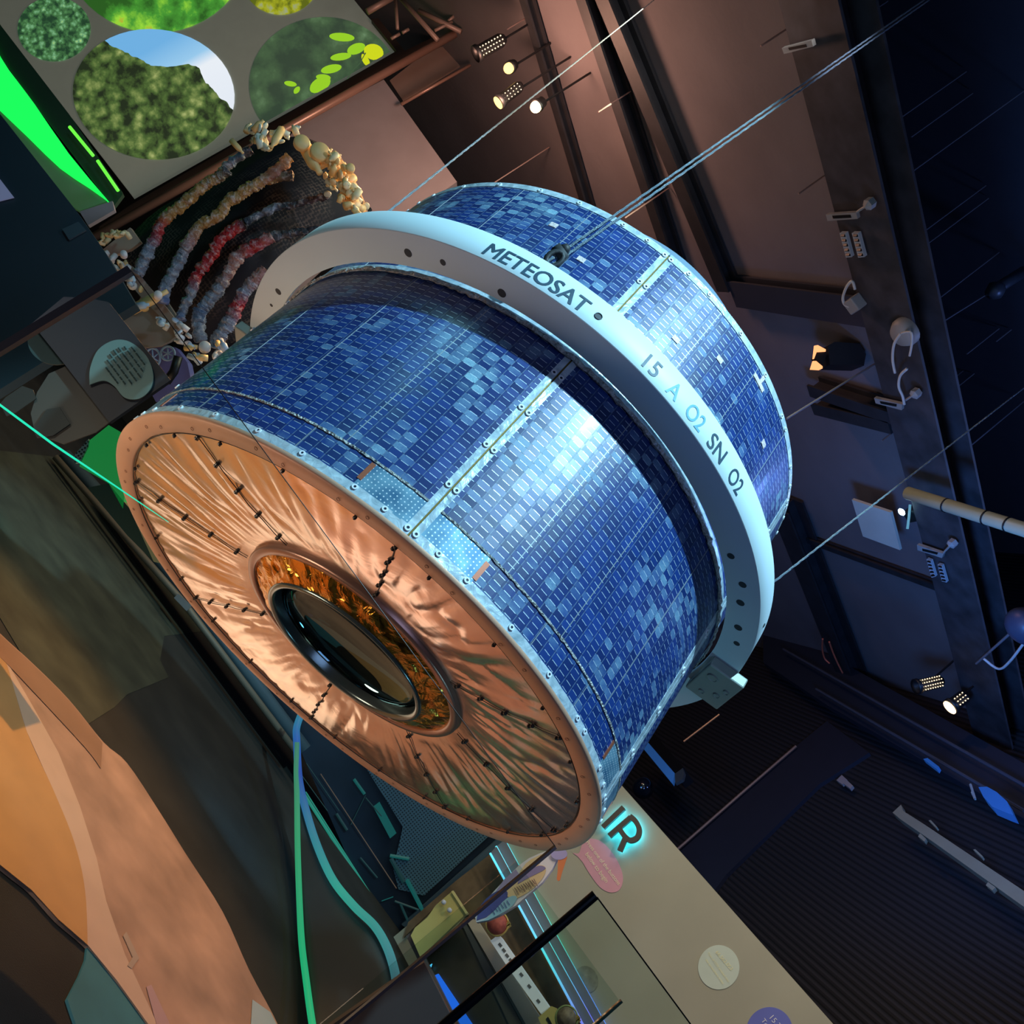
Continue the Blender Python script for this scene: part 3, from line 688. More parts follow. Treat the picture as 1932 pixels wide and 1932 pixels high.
rel(poly('dark_print', [(62, 810), (88, 772), (112, 768), (132, 800), (100, 822), (70, 826)], lambda x, y: ib(x, y, -.02), .006, mat('near_black_board2', (26, 34, 32), .6)), bo)
rel(poly('dark_print', [(0, 762), (10, 750), (42, 728), (62, 735), (68, 752), (30, 778), (12, 785)], lambda x, y: ib(x, y, -.02), .006, MATS['near_black_board2']), bo)
def bt(px, py, o=0): return atY(px, py, 5.0-o)
gp2 = empty('green_reflection', bt(190, 860)); tag(gp2, 'green glass reflection built as glowing faces, with a perforated grille, beside the copper underside', 'plinth')
rel(poly('reflection_face', [(160, 838), (205, 802), (236, 820), (245, 860), (232, 960), (205, 912), (150, 880)], bt, .3, mat('green_reflection_glow', (50, 150, 84), .6, emit=(30, 150, 70), strength=.5)), gp2)  # green reflection in the glass, built as a glowing face
rel(poly('lower_face', [(165, 920), (205, 912), (245, 960), (290, 1060), (240, 1010)], bt, .3, mat('deep_green_face', (30, 66, 54), .6)), gp2)
g = NB('perforated_grille'); tc = g.n('ShaderNodeTexCoord'); v = g.n('ShaderNodeTexVoronoi'); v.inputs['Scale'].default_value = 60; v.inputs['Randomness'].default_value = .1; g.l(tc.outputs['Object'], v.inputs['Vector'])
g.l(g.ramp(v.outputs['Distance'], [(.38, srgb(20, 30, 32)), (.46, srgb(130, 160, 156))]), g.b.inputs['Base Color']); m_perf = g.m
rel(poly('grille', [(137, 862), (158, 838), (167, 828), (165, 842), (150, 872), (142, 874)], lambda x, y: bt(x, y, .02), .02, m_perf), gp2)

# ================================================================ PLASTIC SEA CREATURE SCULPTURE
DJ = 6.4
def jd(px, py, o=0): return atd(px, py, DJ-o)
def jq(x, y): return (160+x/3.513, 200+y/3.513)
js = empty('sea_creature_sculpture', jd(450, 450)); tag(js, 'black netting sculpture with plastic bag tentacles and cream bottle garlands', 'sculpture')
g = NB('black_netting'); tc = g.n('ShaderNodeTexCoord'); br = g.n('ShaderNodeTexVoronoi'); br.inputs['Scale'].default_value = 42; br.inputs['Randomness'].default_value = .2
g.l(tc.outputs['Object'], br.inputs['Vector']); nz = g.n('ShaderNodeTexNoise'); nz.inputs['Scale'].default_value = 3; g.l(tc.outputs['Object'], nz.inputs['Vector'])
line = g.math('GREATER_THAN', br.outputs['Distance'], .52)
g.l(g.mix(g.math('MULTIPLY', line, g.math('MULTIPLY', g.math('SUBTRACT', nz.outputs['Fac'], .45, clamp=True), 6, clamp=True)), srgb(16, 16, 22), srgb(84, 72, 64)), g.b.inputs['Base Color'])
g.b.inputs['Roughness'].default_value = .8; m_net = g.m
# bulging body: blend between two edge curves
e1 = spline([(228, 470), (300, 400), (400, 345), (480, 290), (560, 262), (640, 300), (690, 395)], 4)
e2 = spline([(330, 700), (350, 690), (390, 670), (440, 640), (500, 590), (590, 500), (690, 405)], 4)
vs = []; fs = []; nb = 12
for i, (a, b) in enumerate(zip(e1, e2)):
    for j in range(nb+1):
        f = j/nb; x = a[0]*(1-f)+b[0]*f; y = a[1]*(1-f)+b[1]*f
        bulge = sin(pi*f)*sin(pi*min(1, (i+1)/len(e1)))
        vs.append(jd(x, y, .55*bulge-.35+.04*noise.noise(V((x*.05, y*.05, 0)))))
for i in range(len(e1)-1):
    for j in range(nb): fs.append((i*(nb+1)+j, (i+1)*(nb+1)+j, (i+1)*(nb+1)+j+1, i*(nb+1)+j+1))
body = obj('net_body', vs, fs, m_net, None, True); md = body.modifiers.new('s', 'SOLIDIFY'); md.thickness = .02; rel(body, js)
rel(poly('back_board', [(214, 500), (245, 455), (480, 270), (700, 392), (560, 520), (430, 660), (340, 700), (290, 640)], lambda x, y: jd(x, y, -.45), .06, mat('black_backing', (22, 22, 28), .8)), js)
g = NB('wrapped_plastic'); tc = g.n('ShaderNodeTexCoord'); at = g.n('ShaderNodeAttribute', attribute_name='tint')
n = g.n('ShaderNodeTexNoise'); n.inputs['Scale'].default_value = 34; n.inputs['Detail'].default_value = 4; g.l(tc.outputs['Object'], n.inputs['Vector'])
g.l(g.mix(g.ramp(n.outputs['Fac'], [(.5, (0, 0, 0)), (.7, (.5, .5, .5))]), at.outputs['Color'], srgb(226, 218, 214)), g.b.inputs['Base Color'])
g.b.inputs['Roughness'].default_value = .25; bp = g.n('ShaderNodeBump'); bp.inputs['Strength'].default_value = 1; bp.inputs['Distance'].default_value = .02; g.l(n.outputs['Fac'], bp.inputs['Height']); g.l(bp.outputs[0], g.b.inputs['Normal'])
m_wrap = g.m
AM, GR, RD_, PK, DKC = (176, 132, 76), (130, 136, 148), (176, 40, 44), (170, 120, 110), (56, 58, 66)
def tentacle(path, cols, w0, w1_, off=.35):
    pts = spline([jq(*p) for p in path], 14); n = len(pts); P = []; rs = []
    for i, (x, y) in enumerate(pts):
        f = i/(n-1); P.append(jd(x, y, off)); r = (w0+(w1_-w0)*f)*(1+.25*noise.noise(V((i*.22, w0*99, 0)))+.12*((i*7) % 5 < 2))
        rs.append(r*DJ/FPX*1.12)
    o = MB().tube(P, rs, 10).build('tentacle', m_wrap, None, True)
    seg = 10; att = o.data.color_attributes.new('tint', 'BYTE_COLOR', 'POINT')
    for k, v_ in enumerate(o.data.vertices):
        f = min(.9999, (k//seg)/max(1, n-1)); q = f*(len(cols)-1); a, b = cols[int(q)], cols[min(int(q)+1, len(cols)-1)]; t = q-int(q)
        c = srgb(*[a[i]*(1-t)+b[i]*t for i in range(3)]); att.data[k].color = (*c, 1)
        v_.co += V((noise.noise(v_.co*28), noise.noise(v_.co*28+V((5, 0, 0))), noise.noise(v_.co*28+V((0, 9, 0)))))*.016
    rel(o, js)
tentacle([(950, 420), (860, 490), (800, 520), (700, 610), (600, 690), (520, 760), (470, 870), (420, 960), (380, 1060), (350, 1120)], [DKC, AM, AM, AM, AM, RD_, GR, GR, GR], 8, 9)
tentacle([(1360, 340), (1270, 430), (1150, 510), (1060, 570), (950, 640), (880, 730), (770, 790), (700, 890), (640, 1000), (590, 1100), (540, 1190), (515, 1310)], [AM, PK, AM, AM, AM, AM, AM, PK, GR, GR, GR, (80, 100, 150)], 8, 9)
tentacle([(1380, 460), (1290, 470), (1200, 490), (1130, 530)], [DKC, AM, AM], 7, 9, .32)
tentacle([(1060, 775), (1000, 810), (900, 890), (850, 980), (790, 1060), (740, 1130), (710, 1230), (660, 1330), (630, 1420)], [DKC, RD_, RD_, RD_, RD_, RD_, GR, GR, (90, 110, 150)], 9, 7)
tentacle([(1620, 600), (1540, 610), (1340, 660), (1240, 680), (1060, 775)], [DKC, (80, 60, 60), DKC, GR, DKC], 5, 6, .3)
tentacle([(1240, 870), (1120, 930), (1020, 1000), (950, 1110), (880, 1220), (820, 1300), (770, 1360), (750, 1450), (770, 1560)], [PK, RD_, PK, PK, GR, GR, (90, 110, 140), GR, GR], 9, 10)
tentacle([(1560, 810), (1500, 820), (1380, 840), (1240, 870)], [DKC, DKC, (90, 84, 84)], 4, 8, .3)
tentacle([(1200, 1080), (1130, 1150), (1060, 1230), (1010, 1320), (960, 1430), (900, 1520), (865, 1610)], [PK, PK, GR, RD_, GR, GR, GR], 9, 11)
tentacle([(1100, 290), (980, 370), (900, 450)], [DKC, GR, AM], 6, 8)
# garlands of bottles, caps and lids
def bottle(c, ax, r, L):
    a = basis(ax); return MB().lathe([(0, -L/2), (r, -L/2), (r*1.02, L*.1), (r*.9, L*.2), (r*.45, L*.34), (r*.45, L*.5), (0, L*.5)], c, a, 12)
def garland(path, n, sp, size=(7, 11), off=.5, mats=(m_cream,), flat=.35):
    pts = spline([jq(*p) for p in path], 12)
    for k in range(n):
        x, y = pts[int(random.random()*(len(pts)-1))]; x += random.gauss(0, sp); y += random.gauss(0, sp)
        c = jd(x, y, off+random.uniform(-.12, .12)); r = random.uniform(*size)*DJ/FPX*.5; ax = V((random.gauss(0, 1), random.gauss(-.6, .6), random.gauss(0, 1)))
        m = random.choice(mats)
        if random.random() < flat: o = MB().lathe([(0, r*.25), (r*.9, r*.3), (r*1.1, 0), (r*.95, -r*.3), (0, -r*.3)], c, basis(ax), 14).build('bottle_cap', m, None, True)
        else: o = bottle(c, ax, r*.85, r*3).build('plastic_bottle', m, None, True)
        rel(o, js)
m_cr2 = mat('mint_white_plastic', (204, 214, 192), .45); m_cr3 = mat('orange_cream_plastic', (240, 200, 130), .45); m_wp = mat('white_plastic', (222, 216, 206), .4); m_bp = mat('blue_white_plastic', (190, 208, 222), .4)
garland([(1100, 130), (1150, 200), (1200, 260), (1300, 190), (1380, 150)], 34, 7, (9, 15), .45, (m_cream, m_cr2, m_cr2), .4)
garland([(1560, 340), (1640, 360), (1700, 430), (1730, 520), (1760, 600), (1800, 690)], 85, 8, (10, 17), .5, (m_cream, m_cr3), .5)
garland([(1640, 430), (1660, 520), (1640, 580)], 16, 7, (9, 14), .4, (m_cream, m_cr2), .5)
garland([(120, 900), (190, 860), (290, 850)], 14, 4, (8, 12), .4, (m_cream, m_cr3), .3)
garland([(170, 990), (220, 1050), (290, 1090)], 10, 5, (8, 14), .4, (m_cream, m_wp), .4)
garland([(310, 1110), (340, 1230), (380, 1330), (470, 1400), (560, 1450), (640, 1530), (700, 1600), (740, 1700), (860, 1630), (930, 1620)], 46, 7, (8, 15), .5, (m_wp, m_bp, m_cr3), .4)
for x, y, ax_, r, L in [(1270, 215, (.5, -.2, -.8), 7, 45), (1510, 360, (.9, -.2, -.15), 12, 60), (1010, 270, (.95, 0, .1), 5, 30), (430, 1290, (.15, -.2, 1), 9, 70), (1150, 130, (-.1, -.3, 1), 6, 26)]:
    rel(bottle(jd(*jq(x, y), .55), V(ax_), r*DJ/FPX, L*DJ/FPX).build('plastic_bottle', m_cr3, None, True), js)
for x, y, r in [(1440, 240, 14), (1560, 300, 17), (796, 1594, 10), (1760, 410, 8), (485, 1250, 7), (258, 980, 6)]:
    rel(MB().lathe([(0, .012), (r*.9*DJ/FPX, .012), (r*DJ/FPX, 0), (r*DJ/FPX, -.03)], jd(*jq(x, y), .6), basis(V((.1, -1, .2))), 20).build('plastic_lid', m_cr3 if x > 900 else m_wp, None, True), js)
rel(poly('plastic_tray', [jq(120, 950), jq(300, 805), jq(368, 900), jq(300, 950), jq(160, 1000)], lambda x, y: jd(x, y, .35), .04, mat('tan_tray', (178, 156, 132), .5)), js)
rel(poly('plastic_tray', [jq(220, 1385), jq(340, 1320), jq(385, 1240), jq(420, 1230), jq(540, 1290), jq(600, 1380), jq(640, 1500), jq(560, 1560), jq(500, 1590), jq(400, 1600), jq(330, 1520)], lambda x, y: jd(x, y, .25), .04, mat('beige_tray', (150, 138, 126), .5)), js)
rel(poly('plastic_tray', [jq(275, 1060), jq(310, 1060), jq(560, 1360), jq(640, 1470), jq(600, 1490), jq(400, 1300), jq(300, 1180)], lambda x, y: jd(x, y, .3), .03, MATS['beige_tray']), js)
m_viol = mat('violet_crate_plastic', (104, 104, 160), .5)
cr = empty('violet_crate', jd(*jq(520, 1700), .1)); tag(cr, 'violet plastic crate with two ring wheels below the bottle garland', 'crate')
rel(poly('crate_side', [jq(385, 1600), jq(480, 1580), jq(600, 1600), jq(680, 1700), jq(700, 1800), jq(580, 1900), jq(470, 1960), jq(400, 1830), jq(330, 1700)], lambda x, y: jd(x, y, -.05), .1, m_viol), cr)
for x, y, rx, ry in [(450, 1670, 14, 18), (550, 1640, 13, 13)]:
    c = jq(x, y); P = [jd(c[0]+rx*cos(t), c[1]+ry*sin(t), .22) for t in [k*pi/12 for k in range(24)]]
    wl = MB().tube(P, .008, 6, closed=True)
    for t in (.4, 1.5, 2.6): wl.tube([jd(c[0]+rx*cos(t), c[1]+ry*sin(t), .22), jd(c[0]-rx*cos(t), c[1]-ry*sin(t), .22)], .005, 5)
    rel(wl.build('ring_wheel', mat('pale_blue_ring', (150, 176, 206), .4), None, True), cr)
rel(MB().tube([jd(*jq(*p), .26) for p in [(620, 1660), (590, 1760), (540, 1830)]], .03, 8).build('hose', m_black, None, True), cr)

# ================================================================ FLOOR, PAINTED PLATFORM AND LED CURVES
def fz_(px, py, z=.004): return atz(px, py, z)
ol = poly('floor_area', [(-200, 760), (0, 850), (105, 862), (346, 1140), (390, 1190), (310, 1200), (302, 1245), (318, 1278), (240, 1310), (215, 1335), (160, 1370), (60, 1265), (0, 1165), (-200, 1000)], fz_, .002, m_olive, nrm=(0, 0, -1))  # olive area, lighter than the dark floor around it
tag(ol, 'mottled olive area on the dark floor', 'floor print')
m_or1 = mat('ochre_paint', (208, 156, 100), .6, mottle=.06, mscale=6); m_or2 = mat('peach_paint', (218, 184, 162), .6, mottle=.06, mscale=6)
m_or3 = mat('terracotta_paint', (188, 148, 126), .6, mottle=.28, mscale=3); m_tealp = mat('teal_paint', (66, 128, 142), .6, mottle=.1, mscale=6)
ZP = .018
def fp(px, py, z=ZP): return atz(px, py, z)
pf = empty('painted_plinth', fp(300, 1650, 0)); tag(pf, 'broad curved platform painted in ochre, peach and teal shapes', 'plinth')
outer = spline([(-260, 900), (-120, 1075), (0, 1195), (60, 1250), (130, 1320), (195, 1400), (240, 1440), (300, 1530), (350, 1610), (420, 1720), (470, 1830), (530, 1945), (580, 2080), (620, 2300)], 4)
inner = spline([(-260, 1420), (0, 1632), (60, 1680), (110, 1735), (165, 1783), (220, 1850), (282, 1936), (360, 2060), (420, 2300)], 4)
P = [fp(*p) for p in outer]+[fp(*p) for p in inner[::-1]]
b_ = MB().prism([p-V((0, 0, .0)) for p in P], (0, 0, -.015)).build('plinth_body', m_or3); rel(b_, pf)
def top(name, pix, m, k=1): return rel(MB().prism([fp(*p, ZP+.001*k) for p in pix], (0, 0, .0012)).build(name, m), pf)
mid = spline([(-40, 1130), (8, 1240), (50, 1380), (100, 1490), (140, 1590), (160, 1680), (165, 1783)], 5)
top('peach_area', [(8, 1240), (60, 1330), (110, 1420), (150, 1520), (182, 1620), (200, 1700), (235, 1800), (300, 1940), (282, 1936), (220, 1850), (165, 1783), (160, 1680), (140, 1590), (100, 1490), (50, 1380)], m_or2, 1)
top('ochre_area', mid+[(110, 1735), (60, 1680), (0, 1632), (-200, 1470), (-200, 1000)], m_or1, 2)
top('edge_band', spline([(-120, 1077), (0, 1197), (60, 1252), (130, 1322), (193, 1402)], 4)+spline([(190, 1450), (160, 1410), (60, 1302), (0, 1240), (-120, 1130)], 4), mat('tan_band_paint', (158, 118, 94), .6, mottle=.1), 3)
top('pink_patch', [(276, 1862), (285, 1858), (322, 1936), (296, 1936)], mat('pink_paint', (196, 158, 160), .6), 3)
top('white_patch', [(232, 1765), (238, 1758), (258, 1800), (262, 1808), (248, 1828), (240, 1822), (250, 1806)], mat('chalk_paint', (184, 160, 144), .6), 3)
top('pale_blue_area', [(476, 1886), (510, 1910), (535, 1960), (470, 1990)], mat('pale_blue_paint', (176, 194, 204), .6), 4)
tl_ = poly('teal_floor_shape', [(165, 1783), (222, 1850), (284, 1936), (360, 2060), (200, 2100), (127, 1885), (150, 1840), (162, 1810)], lambda x, y: atz(x, y, .012), .010, m_tealp, nrm=(0, 0, -1))
tag(tl_, 'teal painted floor shape tucked inside the curved plinth', 'floor print')
# kerb rails and display wall
YK = 9.4
def kw(px, py, o=0): return atY(px, py, YK-o)
kb = empty('kerb_rail', kw(400, 1250)); tag(kb, 'long grey kerb rail along the foot of the dark display', 'rail')
rel(MB().tube([kw(104, 862, .35), kw(345, 1135, .35), kw(560, 1420, .35)], .032, 8).build('tan_rail', mat('tan_metal', (120, 108, 92), .5), None, True), kb)
rel(MB().tube([kw(120, 858, .2), kw(352, 1118, .2), kw(575, 1415, .2)], .07, 8).build('blue_grey_rail', mat('blue_grey_metal', (82, 100, 108), .4), None, True), kb)
rel(poly('joint_plate', [(328, 1128), (336, 1120), (362, 1143), (352, 1153)], lambda x, y: kw(x, y, .45), .02, m_steel), kb)
dsp = empty('dark_display_cabinet', kw(760, 1560)); tag(dsp, 'dark blue display cabinet with teal circuit markings under the satellite', 'display cabinet')
m_navy = mat('navy_screen', (30, 44, 60), .4, mottle=.3, mscale=2)
lamp('display_fill', 'AREA', (.6, 6.2, .5), 9, (90, 150, 190), (1.2, 9.4, .6), .6)  # added fill for the shaded cabinet face
rel(poly('cabinet_face', [(215, 960), (240, 880), (700, 1250), (948, 1575), (962, 1590), (780, 1762), (740, 1808), (560, 1400), (500, 1330), (330, 1110)], kw, .3, m_navy), dsp)
g = NB('navy_mesh'); tc = g.n('ShaderNodeTexCoord'); v = g.n('ShaderNodeTexVoronoi'); v.inputs['Scale'].default_value = 36; v.inputs['Randomness'].default_value = 0; g.l(tc.outputs['Object'], v.inputs['Vector'])
g.l(g.ramp(v.outputs['Distance'], [(.36, srgb(20, 28, 38)), (.46, srgb(90, 130, 148))]), g.b.inputs['Base Color']); m_nmesh = g.m
rel(poly('perforated_sheet', [(660, 1400), (760, 1470), (880, 1545), (925, 1575), (800, 1690), (752, 1678), (742, 1640), (760, 1560)], lambda x, y: kw(x, y, .03), .02, m_nmesh), dsp)
rel(poly('side_border', [(945, 1578), (968, 1592), (785, 1765), (758, 1745)], lambda x, y: kw(x, y, .06), .04, mat('slate_border', (90, 112, 128), .5)), dsp)
m_circ = glow('teal_circuit', (40, 150, 150), .28); m_circ2 = glow('bright_teal_circuit', (60, 205, 180), .38); m_cdim = glow('dim_teal_circuit', (40, 90, 96), .3)
for a, b, r, m in [((573, 1497), (738, 1754), .016, m_circ2), ((577, 1494), (741, 1752), .006, m_circ2), ((635, 1535), (655, 1566), .014, m_cdim), ((605, 1460), (748, 1676), .005, glow('tan_line', (130, 110, 96), .35)), ((680, 1618), (712, 1656), .008, m_cdim),
                   ((700, 1690), (712, 1705), .006, m_cdim), ((738, 1620), (762, 1664), .022, m_cdim), ((745, 1700), (805, 1722), .01, m_cdim), ((768, 1660), (802, 1726), .022, m_circ), ((736, 1614), (772, 1620), .018, m_circ), ((668, 1470), (688, 1498), .016, m_circ),
                   ((662, 1556), (690, 1500), .004, m_cdim), ((578, 1440), (640, 1530), .004, m_cdim), ((756, 1706), (776, 1752), .012, m_cdim), ((560, 1450), (618, 1530), .004, m_cdim), ((690, 1505), (720, 1540), .006, m_cdim), ((720, 1700), (742, 1692), .005, m_circ)]:
    rel(MB().tube([kw(*a, .05), kw(*b, .05)], r, 5).build('circuit_line', m), dsp)
rel(poly('lit_window', [(704, 1522), (716, 1513), (748, 1572), (736, 1582)], lambda x, y: kw(x, y, .05), .01, m_circ), dsp)
# curved LED-edged panel
def lerp(a, b, t): return a+(b-a)*t
c1 = spline([(562, 1345), (553, 1372), (553, 1400), (557, 1470), (570, 1530), (592, 1600), (622, 1665), (662, 1715), (700, 1752), (722, 1790), (735, 1830), (740, 1862)], 6)
c2 = spline([(556, 1400), (554, 1450), (555, 1500), (556, 1600), (559, 1700), (563, 1780), (571, 1850), (582, 1932), (600, 2040)], 6)
cp = empty('curved_black_bench', atz(620, 1800, 0)); tag(cp, 'curved black bench edged with green and teal light', 'bench')
dep = lambda y: lerp(8.3, 4.55, (y-1345)/600)
def strip(name, pts, w, m, m2=None, dof=0):
    vs = []; n = len(pts)
    for i, (x, y) in enumerate(pts):
        a = pts[max(0, i-1)]; b = pts[min(n-1, i+1)]; dx, dy = b[0]-a[0], b[1]-a[1]; L = sqrt(dx*dx+dy*dy) or 1; nx, ny = dy/L, -dx/L
        if nx < 0: nx, ny = -nx, -ny
        d = dep(y)-dof; ww = w(i/(n-1)) if callable(w) else w
        for k in range(5): vs.append(atd(x+nx*ww*k/4, y+ny*ww*k/4, d-.06*sin(pi*k/4)))
    fs = [(i*5+k, (i+1)*5+k, (i+1)*5+k+1, i*5+k+1) for i in range(n-1) for k in range(4)]
    o = obj(name, vs, fs, m, None, True); o.modifiers.new('s', 'SOLIDIFY').thickness = .02
    return rel(o, cp)
def ledmat(name, stops, s):
    """a diffuser whose colour changes along its height, as an addressable strip does"""
    g = NB(name); tc = g.n('ShaderNodeTexCoord'); sp = g.n('ShaderNodeSeparateXYZ'); g.l(tc.outputs['Generated'], sp.inputs[0])
    g.l(g.ramp(sp.outputs[stops[0]], [(p, srgb(*c)) for p, c in stops[1]]), g.b.inputs['Emission Color']); g.b.inputs['Emission Strength'].default_value = s
    g.b.inputs['Base Color'].default_value = (.02, .02, .02, 1); return g.m
strip('teal_light_band', c1, lambda f: 13+5*f, ledmat('teal_led_band', (1, [(0, (70, 100, 120)), (.12, (72, 150, 160)), (.35, (62, 185, 165)), (.6, (68, 140, 175)), (.78, (50, 90, 190)), (.9, (50, 110, 200)), (1, (60, 150, 175))]), .75))
strip('green_light_band', c2, lambda f: 9+6*f, ledmat('green_led_band', (1, [(0, (30, 215, 140)), (.4, (40, 205, 140)), (.75, (70, 185, 130)), (1, (80, 150, 130))]), .7), None, .05)
vs = []; nC = 40
for i in range(nC+1):
    y = 1400+(i/nC)*560
    def xat(c, y):
        for (x0, y0), (x1, y1) in zip(c, c[1:]):
            if y0 <= y <= y1: return x0+(x1-x0)*(y-y0)/max(1e-6, y1-y0)
        return c[-1][0]
    xa, xb = xat(c2, y)+6, (xat(c1, y)+4 if y < 1860 else 745-(y-1860)*1.2)
    for k in range(7): vs.append(atd(lerp(xa, xb, k/6), y, dep(y)+.03))
bd_ = obj('bench_skin', vs, [(i*7+k, (i+1)*7+k, (i+1)*7+k+1, i*7+k+1) for i in range(nC) for k in range(6)], mat('black_laminate', (52, 50, 50), .55), None, True)
bd_.modifiers.new('s', 'SOLIDIFY').thickness = .03; rel(bd_, cp)

# ================================================================ SIGN WALL (letters IR)
topl = [(958, 1590), (1174, 1483), (1290, 1617), (1432, 1781), (1572, 1932), (1800, 2170)]
pts = [wi(*p) for p in topl]; a = V((pts[0].x, pts[0].y, 0)); b = V((pts[-1].x, pts[-1].y, 0))
sl_ = (pts[4].z-pts[1].z)/((pts[4]-pts[1]).xy.length)
z_at = lambda p: pts[1].z+sl_*((V((p.x, p.y, 0))-V((pts[1].x, pts[1].y, 0))).dot((b-a).normalized()))
wl_ = MB().prism([a, b, b+V((0, 0, z_at(b))), a+V((0, 0, z_at(a)))], NI*.25).build('wall_exhibit', m_wallgrey); tag(wl_, kind='structure')
def cr9(x, y): return (900+x/3.864, 1432+y/3.864)
def cr7(x, y): return (700+x/3.22, 1550+y/3.22)
def stroke(mb, pix, wpx, off, th, closed=False):
    n = len(pix); L = []; Rr = []
    for i, (x, y) in enumerate(pix):
        a = pix[(i-1) % n] if (i or closed) else pix[i]; b = pix[(i+1) % n] if (i < n-1 or closed) else pix[i]
        dx, dy = b[0]-a[0], b[1]-a[1]; l = sqrt(dx*dx+dy*dy); nx, ny = -dy/l*wpx/2, dx/l*wpx/2
        L.append(wi(x+nx, y+ny, off)); Rr.append(wi(x-nx, y-ny, off))
    k = len(mb.v)
    for p, q in zip(L, Rr): mb.v += [p, q, p-NI*th, q-NI*th]
    for i in range(n if closed else n-1):
        a = k+4*i; b = k+4*((i+1) % n)
        mb.f += [(a, b, b+1, a+1), (a+2, a+3, b+3, b+2), (a, a+2, b+2, b), (a+1, b+1, b+3, a+3)]
    if not closed: mb.f += [(k, k+1, k+3, k+2), (k+4*(n-1), k+4*(n-1)+2, k+4*(n-1)+3, k+4*(n-1)+1)]
    return mb
m_let = mat('dark_grey_letter', (84, 84, 80), .5); m_halo = glow('cyan_halo', (50, 200, 235), 9)
I_ = [[cr9(922, 505), cr9(1073, 360)]]
R__ = [[cr9(968, 568), cr9(1126, 432)], spline([cr9(1118, 424), cr9(1160, 462), cr9(1186, 520), cr9(1172, 578), cr9(1122, 600), cr9(1080, 570), cr9(1040, 512)], 4), [cr9(1082, 590), cr9(1044, 676)]]
for nm, st, lab in (('letter_i', I_, 'dark raised letter I with cyan halo nearest the drum'), ('letter_r', R__, 'dark raised letter R with cyan halo above the pink bubble')):
    mb = MB()
    for k, q in enumerate(st): stroke(mb, q, 9.5, .075+.0012*k, .03)
    o = mb.build('sign_letter', m_let); mb = MB()
    for q in st: stroke(mb, q, 8.5, .03, .02)
    mb.build('halo_light', m_halo, o); tag(o, lab, 'sign letter', 'halo lit letters on the taupe wall')
# pink speech bubble with its text
pb_ = spline([cr7(*p) for p in [(1225, 190), (1262, 192), (1278, 150), (1292, 118), (1332, 103), (1400, 122), (1470, 195), (1518, 285), (1530, 360), (1505, 418), (1450, 430), (1390, 398), (1330, 320), (1285, 245)]], 4)+[cr7(1255, 212)]
pbo = poly('speech_bubble_print', pb_, lambda x, y: wi(x, y, .006), .004, mat('dusty_pink', (224, 164, 178), .7)); tag(pbo, 'pink speech bubble print with two lines of cream lettering', 'wall print')
m_ctx = mat('cream_print', (255, 244, 205), .6)
wall_text('lettering', 'Press one of the buttons', wi(*cr9(795, 612)), wi(*cr9(1030, 925)), m_ctx, pbo, .012, 1.0)
wall_text('lettering', 'below to begin', wi(*cr9(790, 700)), wi(*cr9(940, 908)), m_ctx, pbo, .012, 1.0)
c_ = poly('round_wall_print', ell(1356, 1825, 39, 42, 48), lambda x, y: wi(x, y, .006), .004, mat('pale_mint_print', (206, 220, 204), .7)); tag(c_, 'pale mint round print with small text on the taupe wall', 'wall print')
m_ct2 = mat('ivory_print', (246, 240, 190), .6)
wall_text('lettering', '66,562,053', wi(1350, 1798), wi(1379, 1832), m_ct2, c_, .012)
wall_text('lettering', 'Tons of CO2 emitted into', wi(1335, 1799), wi(1374, 1854), m_ct2, c_, .012)
wall_text('lettering', 'the atmosphere today', wi(1331, 1812), wi(1364, 1858), m_ct2, c_, .012)
c_ = poly('round_wall_print', ell(1452, 1946, 44, 46, 48), lambda x, y: wi(x, y, .006), .004, mat('violet_print', (108, 118, 200), .7)); tag(c_, 'violet round print with white text low on the taupe wall', 'wall print')
wall_text('lettering', '15,312', wi(1452, 1922), wi(1478, 1955), mat('white_print', (230, 230, 240), .6), c_, .012)
wall_text('lettering', 'Tons', wi(1436, 1926), wi(1452, 1950), MATS['white_print'], c_, .012)
c_ = poly('round_wall_print', ell(1106, 1848, 22, 26, 32, -20), lambda x, y: wi(x, y, .006), .004, mat('grey_moon_reflection', (150, 148, 132), .7, mottle=.4, mscale=14)); tag(c_, 'mottled grey disc standing for a round reflection in the clear glass', 'wall print')  # round glass reflection painted as a disc on the wall
# LED coves
def ledcol(name, st, s): return ledmat(name, (0, [(p, c) for p, c in st]), s)
l1 = ledcol('led_cove_one', [(0, (90, 215, 245)), (.35, (110, 190, 240)), (.5, (80, 215, 225)), (.75, (120, 120, 235)), (1, (90, 150, 240))], 1.6)
l2 = ledcol('led_cove_two', [(0, (100, 220, 245)), (.3, (150, 215, 245)), (.5, (80, 215, 215)), (.75, (110, 110, 240)), (1, (90, 110, 240))], 1.6)
l3 = ledcol('led_cove_three', [(0, (90, 220, 245)), (.35, (80, 225, 215)), (.5, (60, 215, 200)), (.68, (80, 130, 240)), (1, (60, 140, 245))], 1.6)
lc = empty('light_cove', wi(1020, 1750)); tag(lc, 'stepped light cove with three coloured LED lines along the wall', 'light cove')
m_cov = mat('grey_cove_step', (128, 134, 146), .6)
L1, L2, L3 = [(925, 1610), (1011, 1768), (1099, 1932), (1160, 2045)], [(936, 1597), (1000, 1715), (1121, 1932), (1180, 2040)], [(952, 1585), (1045, 1757), (1141, 1932), (1200, 2040)]
for a_, b_, o_ in ((L1, L2, .20), (L2, L3, .12)):
    rel(poly('cove_step', a_+b_[::-1], lambda x, y: wi(x, y, o_), .06, m_cov), lc)
